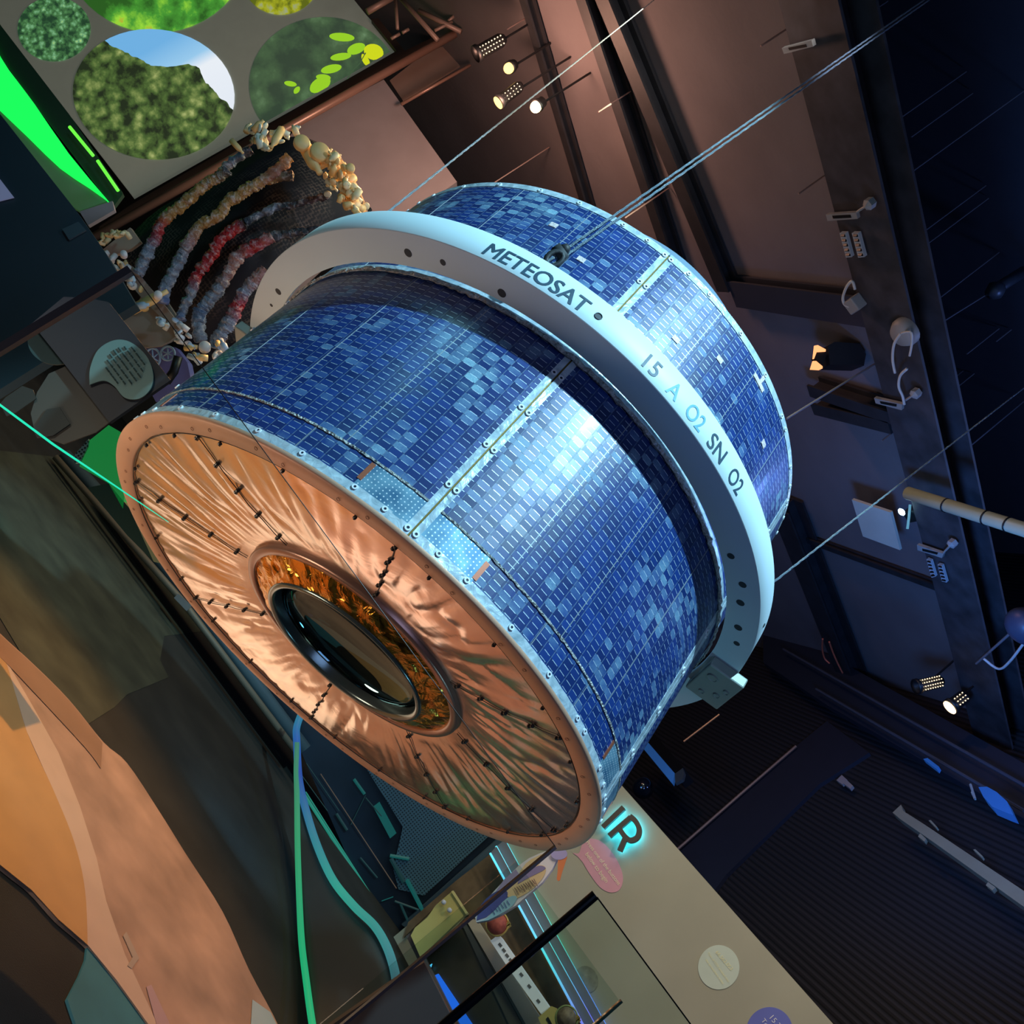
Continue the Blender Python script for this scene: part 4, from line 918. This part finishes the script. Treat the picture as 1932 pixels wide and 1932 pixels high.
for L_, m_, o_ in ((L1, l1, .235), (L2, l2, .15), (L3, l3, .03)):
    rel(MB().tube([wi(*p, o_) for p in spline(L_, 4)], .011, 6).build('led_line', m_), lc)
nb_ = poly('niche_back_panel', [(924, 1612), (1158, 2045), (1060, 2045), (899, 1736), (879, 1724), (850, 1683), (762, 1768), (770, 1740), (860, 1662)], lambda x, y: wi(x, y, .04), .02, mat('brown_cork_panel', (120, 98, 74), .8, mottle=.3, mscale=7)); tag(nb_, 'brown mottled niche panel between the LED lines and the counter', 'panel')
ct = empty('exhibit_counter', wi(930, 1830, .5)); tag(ct, 'cream counter shelf with glazed dark front below the LED lines', 'counter')
rel(poly('counter_top', [(878, 1733), (899, 1735), (1026, 1932), (1090, 2040), (1050, 2040), (992, 1932)], lambda x, y: wi(x, y, .3), .1, mat('cream_counter', (206, 188, 166), .6)), ct)
rel(poly('glazed_front', [(876, 1733), (992, 1932), (1050, 2040), (900, 2040), (800, 1808)], lambda x, y: wi(x, y, .27), .04, mat('dark_olive_front', (66, 62, 48), .35, mottle=.25, mscale=5)), ct)
rel(poly('grey_ledge', [(872, 1745), (880, 1742), (985, 1932), (960, 1932)], lambda x, y: wi(x, y, .285), .02, mat('grey_ledge', (86, 88, 84), .6)), ct)
rel(poly('blue_display', [(818, 1841), (827, 1837), (891, 1932), (930, 2000), (905, 2000), (868, 1932)], lambda x, y: wi(x, y, .32), .02, glow('blue_screen', (30, 110, 245), .95)), ct)
rel(poly('cyan_indicator', [(809, 1822), (815, 1818), (812, 1827)], lambda x, y: wi(x, y, .32), .01, glow('cyan_spark', (80, 200, 250), 1.2)), ct)
rel(poly('metal_strip', [(766, 1766), (778, 1758), (866, 1932), (905, 2010), (880, 2010), (848, 1932)], lambda x, y: wi(x, y, .36), .03, mat('satin_metal_strip', (116, 106, 104), .4, .3)), ct)
rel(poly('copper_strip', [(797, 1816), (800, 1814), (862, 1932), (900, 2005), (893, 2005), (856, 1932)], lambda x, y: wi(x, y, .38), .01, mat('copper_strip', (190, 104, 70), .3, .4)), ct)
ml = poly('maroon_side_panel', [(560, 1980), (640, 1924), (746, 1850), (800, 1816), (858, 1932), (880, 1980)], lambda x, y: atY(x, y, 4.3), .04, mat('maroon_panel', (70, 56, 56), .7)); tag(ml, 'dark maroon panel below the right end of the barrier glass', 'panel')
yp = empty('yellow_control_panel', wi(830, 1745, .42)); tag(yp, 'pale yellow control panel with two round buttons', 'control panel')
rel(poly('panel_face', [(851, 1683), (879, 1724), (793, 1806), (775, 1765), (783, 1750), (806, 1731), (822, 1708)], lambda x, y: wi(x, y, .42), .03, mat('pale_yellow_panel', (214, 196, 120), .5)), yp)
rel(poly('bright_edge', [(851, 1682), (855, 1680), (882, 1722), (879, 1725)], lambda x, y: wi(x, y, .44), .03, mat('butter_edge', (240, 222, 150), .5)), yp)
for x, y in ((838, 1703), (849, 1718)):
    c = wi(x, y, .45); o = MB().lathe([(0, .03), (.014, .03), (.02, .022), (.02, 0)], c, basis(-NI), 16).build('button', mat('white_button', (225, 222, 228), .3), None, True); rel(o, yp)
# sea bird figure board
YBo = 1.15
def bb(px, py, o=0): return wi(px, py, YBo+o)
bd = empty('bird_figure_board', bb(960, 1680)); tag(bd, 'seabird shaped figure board with lavender head and printed panels', 'figure board')
def bpoly(nm, pix, m, k): return rel(poly(nm, [cr7(*p) for p in pix], lambda x, y: bb(x, y, .004*k), .004 if k else .03, m), bd)
bpoly('body', [(640, 612), (632, 575), (680, 500), (750, 420), (830, 335), (900, 265), (960, 222), (1020, 195), (1075, 175), (1110, 180), (1130, 230), (1100, 290), (1040, 370), (960, 440), (880, 510), (790, 565), (710, 600)], mat('white_board', (226, 222, 226), .6), 0)
bpoly('sand_patch', [(940, 255), (975, 228), (1040, 196), (1042, 230), (1010, 275), (950, 300), (900, 310)], mat('sand_print', (236, 206, 160), .6), 1)
bpoly('lilac_patch', [(810, 350), (880, 290), (900, 320), (860, 370), (790, 420), (740, 450)], mat('lilac_print', (176, 160, 200), .6), 1)
bpoly('beige_panel', spline([(800, 420), (860, 350), (950, 290), (1030, 265), (1062, 285), (1045, 340), (980, 410), (900, 460), (850, 470), (800, 420)], 3)[:-1], mat('beige_print', (222, 196, 148), .6), 2)
bpoly('mauve_patch', spline([(900, 345), (950, 300), (1020, 268), (1060, 280), (1040, 300), (960, 340), (890, 380)], 3), mat('mauve_print', (140, 130, 170), .6), 3)
bpoly('navy_patch', spline([(642, 600), (660, 520), (720, 450), (790, 415), (830, 430), (815, 480), (760, 530), (700, 580)], 3), mat('indigo_print', (76, 84, 150), .6), 2)
bpoly('aqua_patch', spline([(660, 608), (700, 590), (760, 530), (820, 470), (870, 450), (885, 470), (850, 520), (780, 565), (710, 600)], 3), mat('aqua_print', (150, 196, 210), .6), 3)
m_prt = mat('brown_print_text', (120, 96, 96), .6)
for k in range(10):
    x0 = 872+k*13; y0 = 402-k*6
    rel(MB().tube([bb(*cr7(x0, y0), .018), bb(*cr7(x0+22, y0+44-(k % 3)*9), .018)], .0028, 4).build('text_line', m_prt), bd)
for k in range(6):
    x0 = 735+k*18; y0 = 530-k*10
    rel(MB().tube([bb(*cr7(x0, y0), .018), bb(*cr7(x0+18, y0+34-(k % 2)*8), .018)], .0026, 4).build('text_line', MATS['indigo_print']), bd)
bpoly('head', [(1142+50*cos(t), 196+36*sin(t)) for t in [k*pi/12 for k in range(24)]], mat('lavender_head', (176, 168, 216), .6), 5)
bpoly('beak', [(1135, 236), (1165, 222), (1192, 214), (1176, 262), (1160, 310), (1148, 356), (1136, 362), (1128, 350), (1134, 300)], mat('orange_beak', (226, 134, 84), .6), 4)
bpoly('crest', [(1100, 166), (1120, 160), (1185, 160), (1180, 168)], MATS['orange_beak'], 3)
# jars, light box, yellow bracket
def jar(px, py, r, mb_, mr, lab, cap):
    c = wi(px, py, .52 if px < 1000 else .75); rr = r*(c-CAM).dot(FW)/FPX; e = empty('coral_jar', c); tag(e, lab, 'jar')
    rel(MB().ball(c, rr*.9, 18).build('coral_fill', mb_, None, True), e)
    a = basis(V((-.5, -.8, .1)))
    rel(MB().tube([c+(a[0]*cos(t)+a[1]*sin(t))*rr for t in [k*pi/14 for k in range(28)]], rr*.09, 6, closed=True).build('jar_rim', mr, None, True), e)
    for k in range(5): rel(MB().box(c+V(((.5+.2*k % .4)*rr, -.3*rr, rr*(.55+.09*k))), (rr*.3, rr*.2, rr*.18)).build('clasp', cap), e)
jar(938, 1743, 21, mat('coral_pink', (206, 100, 84), .6, mottle=.3, mscale=30), mat('gold_wire', (224, 190, 110), .4, .3), 'glass jar of coral pink beads under the bird board', MATS['gold_wire'])
jar(1069, 1921, 21, mat('rose_green_fill', (140, 124, 104), .6, mottle=.4, mscale=30), mat('green_wire', (160, 176, 120), .4, .3), 'glass jar with green wire rim beside the yellow bracket', MATS['gold_wire'])
lb = empty('white_light_box', wi(980, 1830, .45)); tag(lb, 'long white light box with grey windows on the counter', 'light box')
rel(poly('box_body', [(925, 1775), (941, 1763), (975, 1812), (1036, 1900), (1020, 1912), (960, 1828)], lambda x, y: wi(x, y, .44), .12, mat('white_box', (226, 224, 224), .5, emit=(220, 225, 235), strength=.25)), lb)
for k, (x, y) in enumerate([(943, 1782), (950, 1792), (956, 1802), (963, 1811), (983, 1838), (998, 1860), (1015, 1888)]):
    rel(poly('grey_window', [(x-4, y), (x, y-4), (x+5, y+2), (x+1, y+6)], lambda x, y: wi(x, y, .446), .004, mat('grey_window', (120, 120, 122), .5)), lb)
yb = poly('yellow_bracket', [(1015, 1920), (1040, 1898), (1050, 1902), (1057, 1912), (1066, 1935), (1080, 1960), (1040, 1975)], lambda x, y: wi(x, y, .5), .12, MATS['pale_yellow_panel']); tag(yb, 'yellow bracket with a dark slot at the lower end of the counter', 'bracket')
poly('slot', [(1030, 1922), (1034, 1918), (1046, 1940), (1042, 1944)], lambda x, y: wi(x, y, .506), .004, m_black, yb)
poly('small_slot', [(1050, 1907), (1053, 1905), (1056, 1911), (1054, 1913)], lambda x, y: wi(x, y, .506), .004, m_black, yb)

# ================================================================ RIGHT WALL FITTINGS
m_navyp = mat('navy_smooth_panel', (40, 42, 56), .6)
ts = empty('wall_pilaster', wr(1400, 1520)); tag(ts, 'smooth navy pilaster with a tan metal edge between the ribbed panels', 'pilaster')
rel(poly('pilaster_face', [(1225, 1650), (1280, 1601), (1500, 1409), (1560, 1360), (1640, 1420), (1545, 1480), (1370, 1650), (1290, 1760)], lambda x, y: wr(x, y, .05), .06, m_navyp), ts)
rel(MB().tube([wr(1278, 1603, .09), wr(1400, 1496, .09), wr(1502, 1408, .09)], .02, 6).build('metal_edge', mat('tan_edge', (150, 116, 104), .4, .3)), ts)
sk = empty('wall_speaker', wr(1245, 1430, .6)); tag(sk, 'blue lit black bar speaker hanging beside the satellite', 'speaker')
rel(poly('lit_face', [(1213, 1411), (1222, 1400), (1273, 1459), (1269, 1479)], lambda x, y: wr(x, y, .8), .04, mat('blue_light_paint', (70, 130, 196), .4, emit=(40, 100, 180), strength=.25)), sk)  # blue light on the speaker face is painted in, with weak glow
rel(poly('speaker_body', [(1222, 1400), (1232, 1382), (1290, 1448), (1274, 1460)], lambda x, y: wr(x, y, .78), .25, m_black), sk)
rel(poly('end_cap', [(1273, 1460), (1288, 1449), (1291, 1458), (1288, 1470), (1274, 1478)], lambda x, y: wr(x, y, .81), .04, mat('grey_cap', (72, 80, 86), .5)), sk)
c = wr(1213, 1487, .8); rr = 20*(c-CAM).dot(FW)/FPX
sp_ = MB().ball(c, rr, 24).build('hanging_sphere', mat('glossy_navy_sphere', (12, 18, 26), .12, coat=.5), None, True); tag(sp_, 'glossy dark sphere hanging under the blue lit speaker', 'sphere')
lamp('sphere_blue_light', 'POINT', c+V((-.9, -1.2, -.4)), 14, (60, 160, 255), None, .12)
def rod(pt, pb, r, m, zt=6.6, name='hanging_rod'):
    A = atz(*pt, zt); best = None; z = zt-.05
    def proj(p):
        d = p-CAM; k = FPX/d.dot(FW); return (966+d.dot(CX)*k, 966-d.dot(CY)*k)
    while z > .3:
        q = proj(V((A.x, A.y, z))); e = (q[0]-pb[0])**2+(q[1]-pb[1])**2
        if best is None or e < best[0]: best = (e, z)
        z -= .03
    return MB().tube([A, (A.x, A.y, best[1])], r, 6).build(name, m)
m_rod = mat('zinc_rod', (150, 150, 160), .4, .4); m_rodw = mat('warm_lit_rod', (170, 140, 130), .4, .4)  # second, warmer copy of the rod colour has amber light painted in
ri = [0]
labs = ['thin threaded rod', 'slim hanging rod', 'long thin rod', 'fine steel rod']
def rods(lst, zt, m, where):
    for (a_, b_) in lst:
        o = rod(a_, b_, .0075, m, zt); tag(o, 'thin threaded rod hanging '+where, 'rod', 'threaded rods '+where)
rods([((1823, 135), (1624, 279)), ((1835, 176), (1720, 260)), ((1931, 172), (1695, 360)), ((1860, 350), (1674, 494)), ((1865, 374), (1700, 500)), ((1885, 476), (1735, 590)), ((1790, 685), (1732, 727)), ((1817, 700), (1784, 725)), ((1838, 705), (1742, 775)), ((1885, 620), (1822, 664)), ((1908, 622), (1880, 645)), ((1675, 2), (1620, 36))], 9.58, m_rod, 'in the black ceiling void right of the steel beam')
rods([((1556, 331), (1511, 368)), ((1484, 55), (1434, 83)), ((1262, 355), (1180, 408)), ((1190, 172), (1130, 214)), ((1036, 278), (925, 345)), ((1002, 28), (960, 60)), ((1684, 816), (1668, 832))], 6.58, m_rodw, 'from the concrete ceiling above the satellite')
hr = rod((1437, 1280), (1292, 1448), .008, m_rod, 6.58); tag(hr, 'thin wire holding the end of the blue lit speaker', 'wire')
cprod = MB().tube([wr(1290, 1399, .9), wr(1357, 1348, .9)], .014, 6).build('copper_rod', mat('copper_rod_metal', (220, 150, 110), .3, .5)); tag(cprod, 'short copper coloured rod above the blue lit speaker', 'rod')  # copper is the rod's own metal colour
wire_ = MB().tube([atz(1931, 512, 9.5), atz(1484, 790, 5.2)], .010, 6).build('steel_wire', m_rod); tag(wire_, 'long slack steel wire running down from the turnbuckle to the drum', 'wire')
tbk = MB().tube([atz(1932, 512, 9.3), atz(1880, 545, 8.7)], .06, 8).ball(atz(1878, 548, 8.66), .1, 8).build('turnbuckle', mat('dull_turnbuckle', (84, 92, 102), .4, .5), None, True); tag(tbk, 'grey turnbuckle at the top of the long steel wire', 'turnbuckle')
sw_ = MB().tube([atz(1932, 757, 9.5), atz(1742, 915, 6.3)], .008, 6).build('steel_wire', m_rod); tag(sw_, 'thin wire beside the bright right hand cable', 'wire')

# ================================================================ CEILING EQUIPMENT
def cz(px, py, z=6.2): return atz(px, py, z)
def beam(pa, pb, width, z0, z1, m, name, lab, k0=.2, k1=.2):
    A, B = cz(*pa, z0), cz(*pb, z0); d = (B-A); A = A-d*k0; B = B+d*k1; d.normalize(); n = V((-d.y, d.x, 0))
    mb = MB(); zc = (z0+z1)/2; c = (A+B)/2; c.z = zc; L = (B-A).length; up = V((0, 0, 1))
    c2 = V(c); c2.z = z0+.012; mb.box(c2, (L, width, .024), (d, n, up)); c3 = V(c); c3.z = z1-.012; mb.box(c3, (L, width, .024), (d, n, up)); mb.box(c, (L, .03, z1-z0-.05), (d, n, up))
    o = mb.build(name, m); tag(o, lab, 'beam'); return o
beam((1520, -10), (1872, 1400), .52, 6.24, 6.56, mat('worn_black_steel', (58, 56, 60), .6, mottle=.45, mscale=5), 'ceiling_beam', 'wide worn black steel beam between lit ceiling and dark void')
beam((1095, 0), (1250, 460), .16, 6.42, 6.58, m_beam, 'ceiling_beam', 'narrow dark beam across the warm lit ceiling, left of a pair')
beam((1135, 0), (1330, 470), .2, 6.42, 6.58, m_beam, 'ceiling_beam', 'broader dark beam across the warm lit ceiling, right of a pair')
beam((985, 0), (1110, 420), .12, 6.46, 6.58, m_beam, 'ceiling_beam', 'thin dark beam passing behind the row of warm spotlights')
beam((1495, 1030), (1610, 1320), .34, 6.3, 6.56, m_beam, 'ceiling_beam', 'dark beam right of the ring beneath the blue ceiling')
beam((1432, 563), (1640, 592), .3, 6.45, 6.58, mat('dark_blue_duct', (40, 44, 56), .7), 'ceiling_beam', 'flat dark duct crossing the ceiling beside the drum top', .3, 0)
beam((1525, 738), (1680, 790), .14, 6.38, 6.56, m_beam, 'ceiling_beam', 'upper of two dark lamp housings on the blue ceiling', 0, 0)
beam((1532, 772), (1678, 808), .14, 6.38, 6.56, m_beam, 'ceiling_beam', 'lower of two dark lamp housings on the blue ceiling', 0, 0)
beam((1520, 1020), (1765, 1110), .08, 6.5, 6.58, m_beam, 'ceiling_beam', 'slim dark rail running past the pale square plate', .1, 0)
tr2 = empty('cable_tray', wr(1700, 1340, .4)); tag(tr2, 'dark cable tray along the top of the ribbed wall', 'cable tray')
rel(poly('tray_side', [(1440, 1190), (1500, 1200), (1932, 1440), (1950, 1449), (1950, 1555), (1932, 1545), (1560, 1330), (1440, 1250)], lambda x, y: wr(x, y, .35), .1, mat('navy_tray', (34, 40, 54), .6)), tr2)
for pa_, pb_2 in (((1478, 1225), (1932, 1482)), ((1540, 1300), (1932, 1530))):
    rel(MB().tube([wr(*pa_, .5), wr(*pb_2, .5)], .018, 6).build('tray_lip', mat('slate_lip', (86, 92, 108), .4, .3)), tr2)
m_fit = mat('pale_grey_fitting', (150, 150, 148), .5)
def plate(name, pix, z, m, lab, cat, group=None, th=.03):
    o = MB().prism([cz(*p, z) for p in pix], (0, 0, th)).build(name, m); tag(o, lab, cat, group); return o
for pix, arm, wh in [([(1475, 91), (1531, 76), (1534, 88), (1479, 102)], None, 'at the top of the worn steel beam'), ([(1558, 405), (1615, 401), (1618, 413), (1561, 417)], ((1617, 400), (1641, 384)), 'above the two white gratings'),
                ([(1649, 751), (1702, 763), (1701, 774), (1652, 761)], ((1706, 757), (1728, 742)), 'below the curled white cables'), ([(1730, 1028), (1780, 1045), (1777, 1053), (1731, 1038)], ((1780, 1043), (1797, 1025)), 'near the pale square plate')]:
    z = 6.18; o = plate('beam_clamp', pix, z, m_fit, 'pale slotted clamp on the beam '+wh, 'clamp')
    c = [sum(p[i] for p in pix)/4 for i in (0, 1)]
    MB().prism([cz(c[0]+(p[0]-c[0])*.6, c[1]+(p[1]-c[1])*.45, z-.004) for p in pix], (0, 0, .003)).build('clamp_slot', m_black, o)
    if arm: MB().tube([cz(*arm[0], z), cz(*arm[1], z)], .01, 5).ball(cz(*arm[1], z), .05, 6).build('clamp_arm', m_fit, o)
for pix, lab in [([(1584, 440), (1595, 440), (1607, 485), (1596, 486)], 'left white grating strip on the beam'), ([(1607, 440), (1619, 440), (1631, 485), (1619, 486)], 'right white grating strip on the beam'),
            ([(1748, 1055), (1756, 1058), (1765, 1088), (1757, 1090)], 'upper pale grating strip below the square plate'), ([(1769, 1065), (1777, 1067), (1786, 1099), (1777, 1097)], 'lower pale grating strip below the square plate')]:
    o = plate('grating_strip', pix, 6.19, mat('white_grating', (176, 184, 190), .5), lab, 'grating')
    for k in range(5):
        t = (k+.5)/5; a_ = [lerp(pix[0][i], pix[3][i], t) for i in (0, 1)]; b_ = [lerp(pix[1][i], pix[2][i], t) for i in (0, 1)]
        MB().tube([cz(lerp(a_[0], b_[0], .2), lerp(a_[1], b_[1], .2), 6.185), cz(lerp(a_[0], b_[0], .8), lerp(a_[1], b_[1], .8), 6.185)], .012, 4).build('grating_gap', m_black, o)
plate('ceiling_plate', [(1607, 943), (1680, 967), (1698, 1038), (1628, 1012)], 6.3, mat('pale_square_plate', (196, 198, 184), .6, mottle=.06), 'pale square plate fixed to the dark blue ceiling', 'ceiling plate')
pp = empty('white_pipe', cz(1820, 962, 6.0)); tag(pp, 'pale ribbed pipe crossing the right edge of the ceiling', 'pipe')
rel(MB().tube([cz(1712, 930, 6.0), cz(1935, 1000, 6.0), cz(2050, 1036, 6.0)], .058, 16).build('pipe_body', mat('pale_olive_pipe', (172, 176, 150), .45), None, True), pp)
for x in (1785, 1860, 1902): rel(MB().tube([cz(x-1.5, 953+(x-1785)*.31, 6.0), cz(x+1.5, 954+(x-1785)*.31, 6.0)], .063, 16).build('pipe_band', m_black, None, True), pp)
yb2 = empty('conduit_channel', wr(1800, 1610, .5)); tag(yb2, 'pale khaki channel on the dark ribbed wall with small clips', 'conduit')
m_kh = mat('khaki_channel', (150, 142, 118), .6)
rel(poly('channel_body', [(1684, 1533), (1700, 1518), (1704, 1530), (1745, 1556), (1932, 1681), (2040, 1750), (2040, 1785), (1932, 1711), (1760, 1588), (1698, 1545)], lambda x, y: wr(x, y, .4), .08, m_kh), yb2)
for pix in ([(1732, 1578), (1736, 1572), (1747, 1582), (1744, 1588)], [(1860, 1670), (1864, 1664), (1878, 1674), (1872, 1680)], [(1752, 1548), (1756, 1547), (1768, 1560), (1766, 1562)], [(1836, 1603), (1840, 1602), (1854, 1615), (1852, 1618)]):
    rel(poly('clip', pix, lambda x, y: wr(x, y, .42), .04, m_kh), yb2)
for pix, lab in (([(1578, 1472), (1588, 1462), (1598, 1471), (1589, 1480)], 'upper small white card on the ribbed wall'), ([(1591, 1478), (1598, 1472), (1609, 1482), (1604, 1488)], 'lower small white card on the ribbed wall')):
    tag(poly('wall_card', pix, lambda x, y: wr(x, y, .12), .04, mat('white_card', (170, 158, 158), .6)), lab, 'card')
bs = empty('blue_speaker', wr(1880, 1510, .9)); tag(bs, 'small blue speaker box under the cable tray', 'lamp')
rel(poly('speaker_box', [(1846, 1485), (1862, 1484), (1880, 1494), (1900, 1512), (1912, 1538), (1898, 1533), (1872, 1522), (1855, 1503)], lambda x, y: wr(x, y, .9), .1, mat('azure_box', (50, 104, 168), .4, emit=(30, 90, 160), strength=.25)), bs)  # blue speaker box, weak blue glow added in its material
rel(MB().tube([wr(1831, 1480, .9), wr(1840, 1508, .9), wr(1834, 1495, .9)], .012, 5).build('yoke', m_fit), bs)
bs2 = poly('azure_strip', [(1742, 1432), (1750, 1430), (1771, 1446), (1768, 1452)], lambda x, y: wr(x, y, .9), .05, MATS['azure_box']); tag(bs2, 'small blue strip on the cable tray', 'lamp')  # blue strip sharing the speaker box's weak glow
m_wc = mat('white_flex', (196, 198, 196), .5)
def cw(lst, sx=1432, sy=450): return [(sx+x/3.864, sy+y/3.864) for x, y in lst]
def flex(lst, z, r, m, lab):
    o = MB().tube([cz(*p, z) for p in spline(lst, 6)], r, 6).build('cable', m, None, True); tag(o, lab, 'cable'); return o
flex(cw([(700, 370), (680, 312), (640, 350), (612, 430), (625, 480), (660, 497)]), 6.15, .012, m_wc, 'white cable loop beside the small junction box')
flex(cw([(1030, 695), (985, 770), (975, 880), (992, 980)]), 6.15, .012, m_wc, 'white cable curling down left of the ceiling rose')
flex(cw([(1040, 690), (1085, 680), (1112, 690), (1115, 760), (1098, 855)]), 6.15, .010, m_wc, 'white cable curling down right of the ceiling rose')
flex(cw([(1078, 950), (1030, 1000), (1020, 1080), (1048, 1150), (1060, 1210)]), 6.15, .012, m_wc, 'white cable tail ending at the lower clamp')
flex(cw([(465, 1180), (462, 1250), (478, 1320), (515, 1360)], 1432, 900), 6.1, .012, mat('orange_flex', (200, 96, 70), .5), 'left orange cable loop right of the ring')
flex(cw([(512, 1200), (540, 1280), (575, 1360), (610, 1430)], 1432, 900), 6.1, .012, MATS['orange_flex'], 'right orange cable loop right of the ring')
flex(cw([(655, 1740), (690, 1790), (712, 1840), (690, 1890), (640, 1932)], 1432, 900), 6.0, .03, mat('rust_flex', (130, 62, 54), .5), 'thick rust red cable bend on the wall tray')
flex([(1856, 1243), (1884, 1262), (1905, 1248), (1931, 1214)], 6.0, .012, m_wc, 'white cable hanging under the dark dome at the right edge')
o = MB().box(cz(1613, 573, 6.19), (.12, .13, .1)).build('junction_box', m_fit); tag(bev(o, .01), 'small pale junction box beside the white cable loop', 'junction box')
o = MB().lathe([(0, -.05), (.09, -.05), (.12, 0), (.12, .04)], cz(1705, 628, 6.2), None, 20).build('ceiling_rose', m_fit, None, True); tag(o, 'grey ceiling rose where two white cables meet', 'ceiling rose')
o = MB().ball(cz(1936, 1182, 6.0), .18, 20, (1, 1, .8)).build('dome_sensor', mat('navy_dome', (60, 64, 84), .4), None, True); tag(o, 'dark blue dome at the right edge of the picture', 'dome')
MB().tube([cz(1842, 1252, 6.2), cz(1916, 1186, 6.05)], .012, 6).build('dome_arm', m_rod, o)
m_warm = glow('warm_lamp_face', (255, 200, 110), 3.2); m_dot = glow('warm_vent_glow', (255, 226, 180), 2.4); m_hot = glow('white_hot_lamp', (255, 216, 130), 30)
def spotlight(lens, tail, d, r, lm, lab, face=None, rows=3, n=6, dots=True):
    a_, b_ = atd(*lens, d), atd(*tail, d+.05); ax = (b_-a_).normalized(); L = (b_-a_).length
    e = empty('track_spotlight', a_); tag(e, lab, 'spotlight', 'theatre spotlights on the ceiling'); bs_ = basis(ax)
    rel(MB().lathe([(r*.9, .0), (r, 0), (r, .04), (r*.8, .06), (r*.8, L*.85), (r*.5, L), (0, L)], a_, bs_, 20).build('barrel', m_black, None, True), e)
    if lm:
        fa = basis(face) if face else basis(-ax); rel(MB().lathe([(0, .004), (r*.86, .004), (r*.86, -.004)], a_-ax*.01, fa, 20).build('lens', lm), e)
    if dots:
        mb = MB()
        for k in range(n):
            for q in range(rows):
                t = (q-(rows-1)/2)*.55; dirv = (CAM-a_).normalized(); up = ax.cross(dirv).normalized(); fr = up.cross(ax)
                if fr.dot(CAM-a_) < 0: fr = -fr
                mb.ball(a_+ax*L*(.15+.8*k/n)+(up*sin(t)+fr*cos(t))*r*.84, r*.085, 6)
        rel(mb.build('vent_slots', m_dot, None, True), e)
    mm_ = (a_+b_)/2; rel(MB().tube([mm_+bs_[1]*r*.7, mm_+V((0, .02, r*1.4)), V((mm_.x, mm_.y+.02, 6.59))], .012, 5).build('hanger', m_black), e)
    return e
spotlight((897, 103), (952, 72), 9.2, .09, None, 'perforated spotlight barrel nearest the brown tube', rows=3, n=8)
spotlight((961, 128), (972, 120), 9.3, .065, m_warm, 'round glowing spotlight facing the visitor', V((0, -1, -.5)), dots=False)
spotlight((941, 193), (984, 160), 9.1, .075, m_warm, 'perforated spotlight with narrow lit lens beside the brightest lamp')
spotlight((1012, 201), (1026, 190), 9.0, .066, m_hot, 'brightest amber spotlight above the drum', V((0, -1, -.5)), dots=False)
spotlight((1727, 1296), (1778, 1284), 9.6, .085, None, 'perforated spotlight with pin lights on the blue ceiling', rows=4, n=9)
spotlight((1793, 1334), (1823, 1311), 9.5, .09, glow('warm_white_lens', (255, 214, 160), 4), 'perforated spotlight with bright lens at lower right ceiling', rows=3, n=5)
pj = empty('projector', atd(1560, 675, 8.2)); tag(pj, 'black projector with an orange lit bracket shaped opening', 'projector')
dq = lambda x, y, o=0: atd(x, y, 8.2-o)
rel(poly('projector_body', [(1562, 652), (1575, 645), (1622, 648), (1634, 668), (1630, 690), (1566, 688)], dq, .3, mat('charcoal_case', (24, 26, 32), .5)), pj)
m_oj = glow('orange_opening', (255, 168, 110), 1.5)
rel(poly('lit_opening', [(1537, 652), (1543, 651), (1558, 659), (1558, 663), (1541, 664), (1536, 677), (1534, 677)], lambda x, y: dq(x, y, .02), .02, m_oj), pj)
rel(poly('lit_opening', [(1534, 681), (1540, 681), (1552, 691), (1552, 695), (1546, 698), (1529, 697)], lambda x, y: dq(x, y, .02), .02, m_oj), pj)
rel(poly('dark_lens', [(1541, 665), (1557, 663), (1560, 668), (1553, 690), (1540, 680), (1537, 674)], dq, .1, m_black), pj)
rel(poly('mount_arm', [(1612, 580), (1624, 578), (1642, 640), (1640, 668), (1624, 660)], lambda x, y: dq(x, y, -.1), .06, m_black), pj)
cl_ = empty('cyan_lamp', atd(1702, 966, 8.6)); tag(cl_, 'small cold white lamp beside the pale square plate', 'lamp')
rel(MB().ball(atd(1701, 966, 8.6), .034, 10, (1.2, 1, .7)).build('bulb', glow('cold_white_bulb', (190, 240, 255), 9), None, True), cl_)
rel(MB().tube([atd(1712, 998, 8.6), atd(1715, 975, 8.6), atd(1717, 952, 8.6)], .012, 6).build('reflector_edge', glow('cyan_edge', (90, 150, 180), 1), None, True), cl_)
rel(MB().box(atd(1728, 968, 8.65), (.12, .2, .12)).build('lamp_body', m_black), cl_)
o = MB().box(atd(1755, 989, 8.6), (.06, .03, .03), (CX, FW, CY)).build('status_light', glow('violet_led', (190, 90, 230), 1.4)); tag(o, 'tiny violet status light right of the cold white lamp', 'status light')
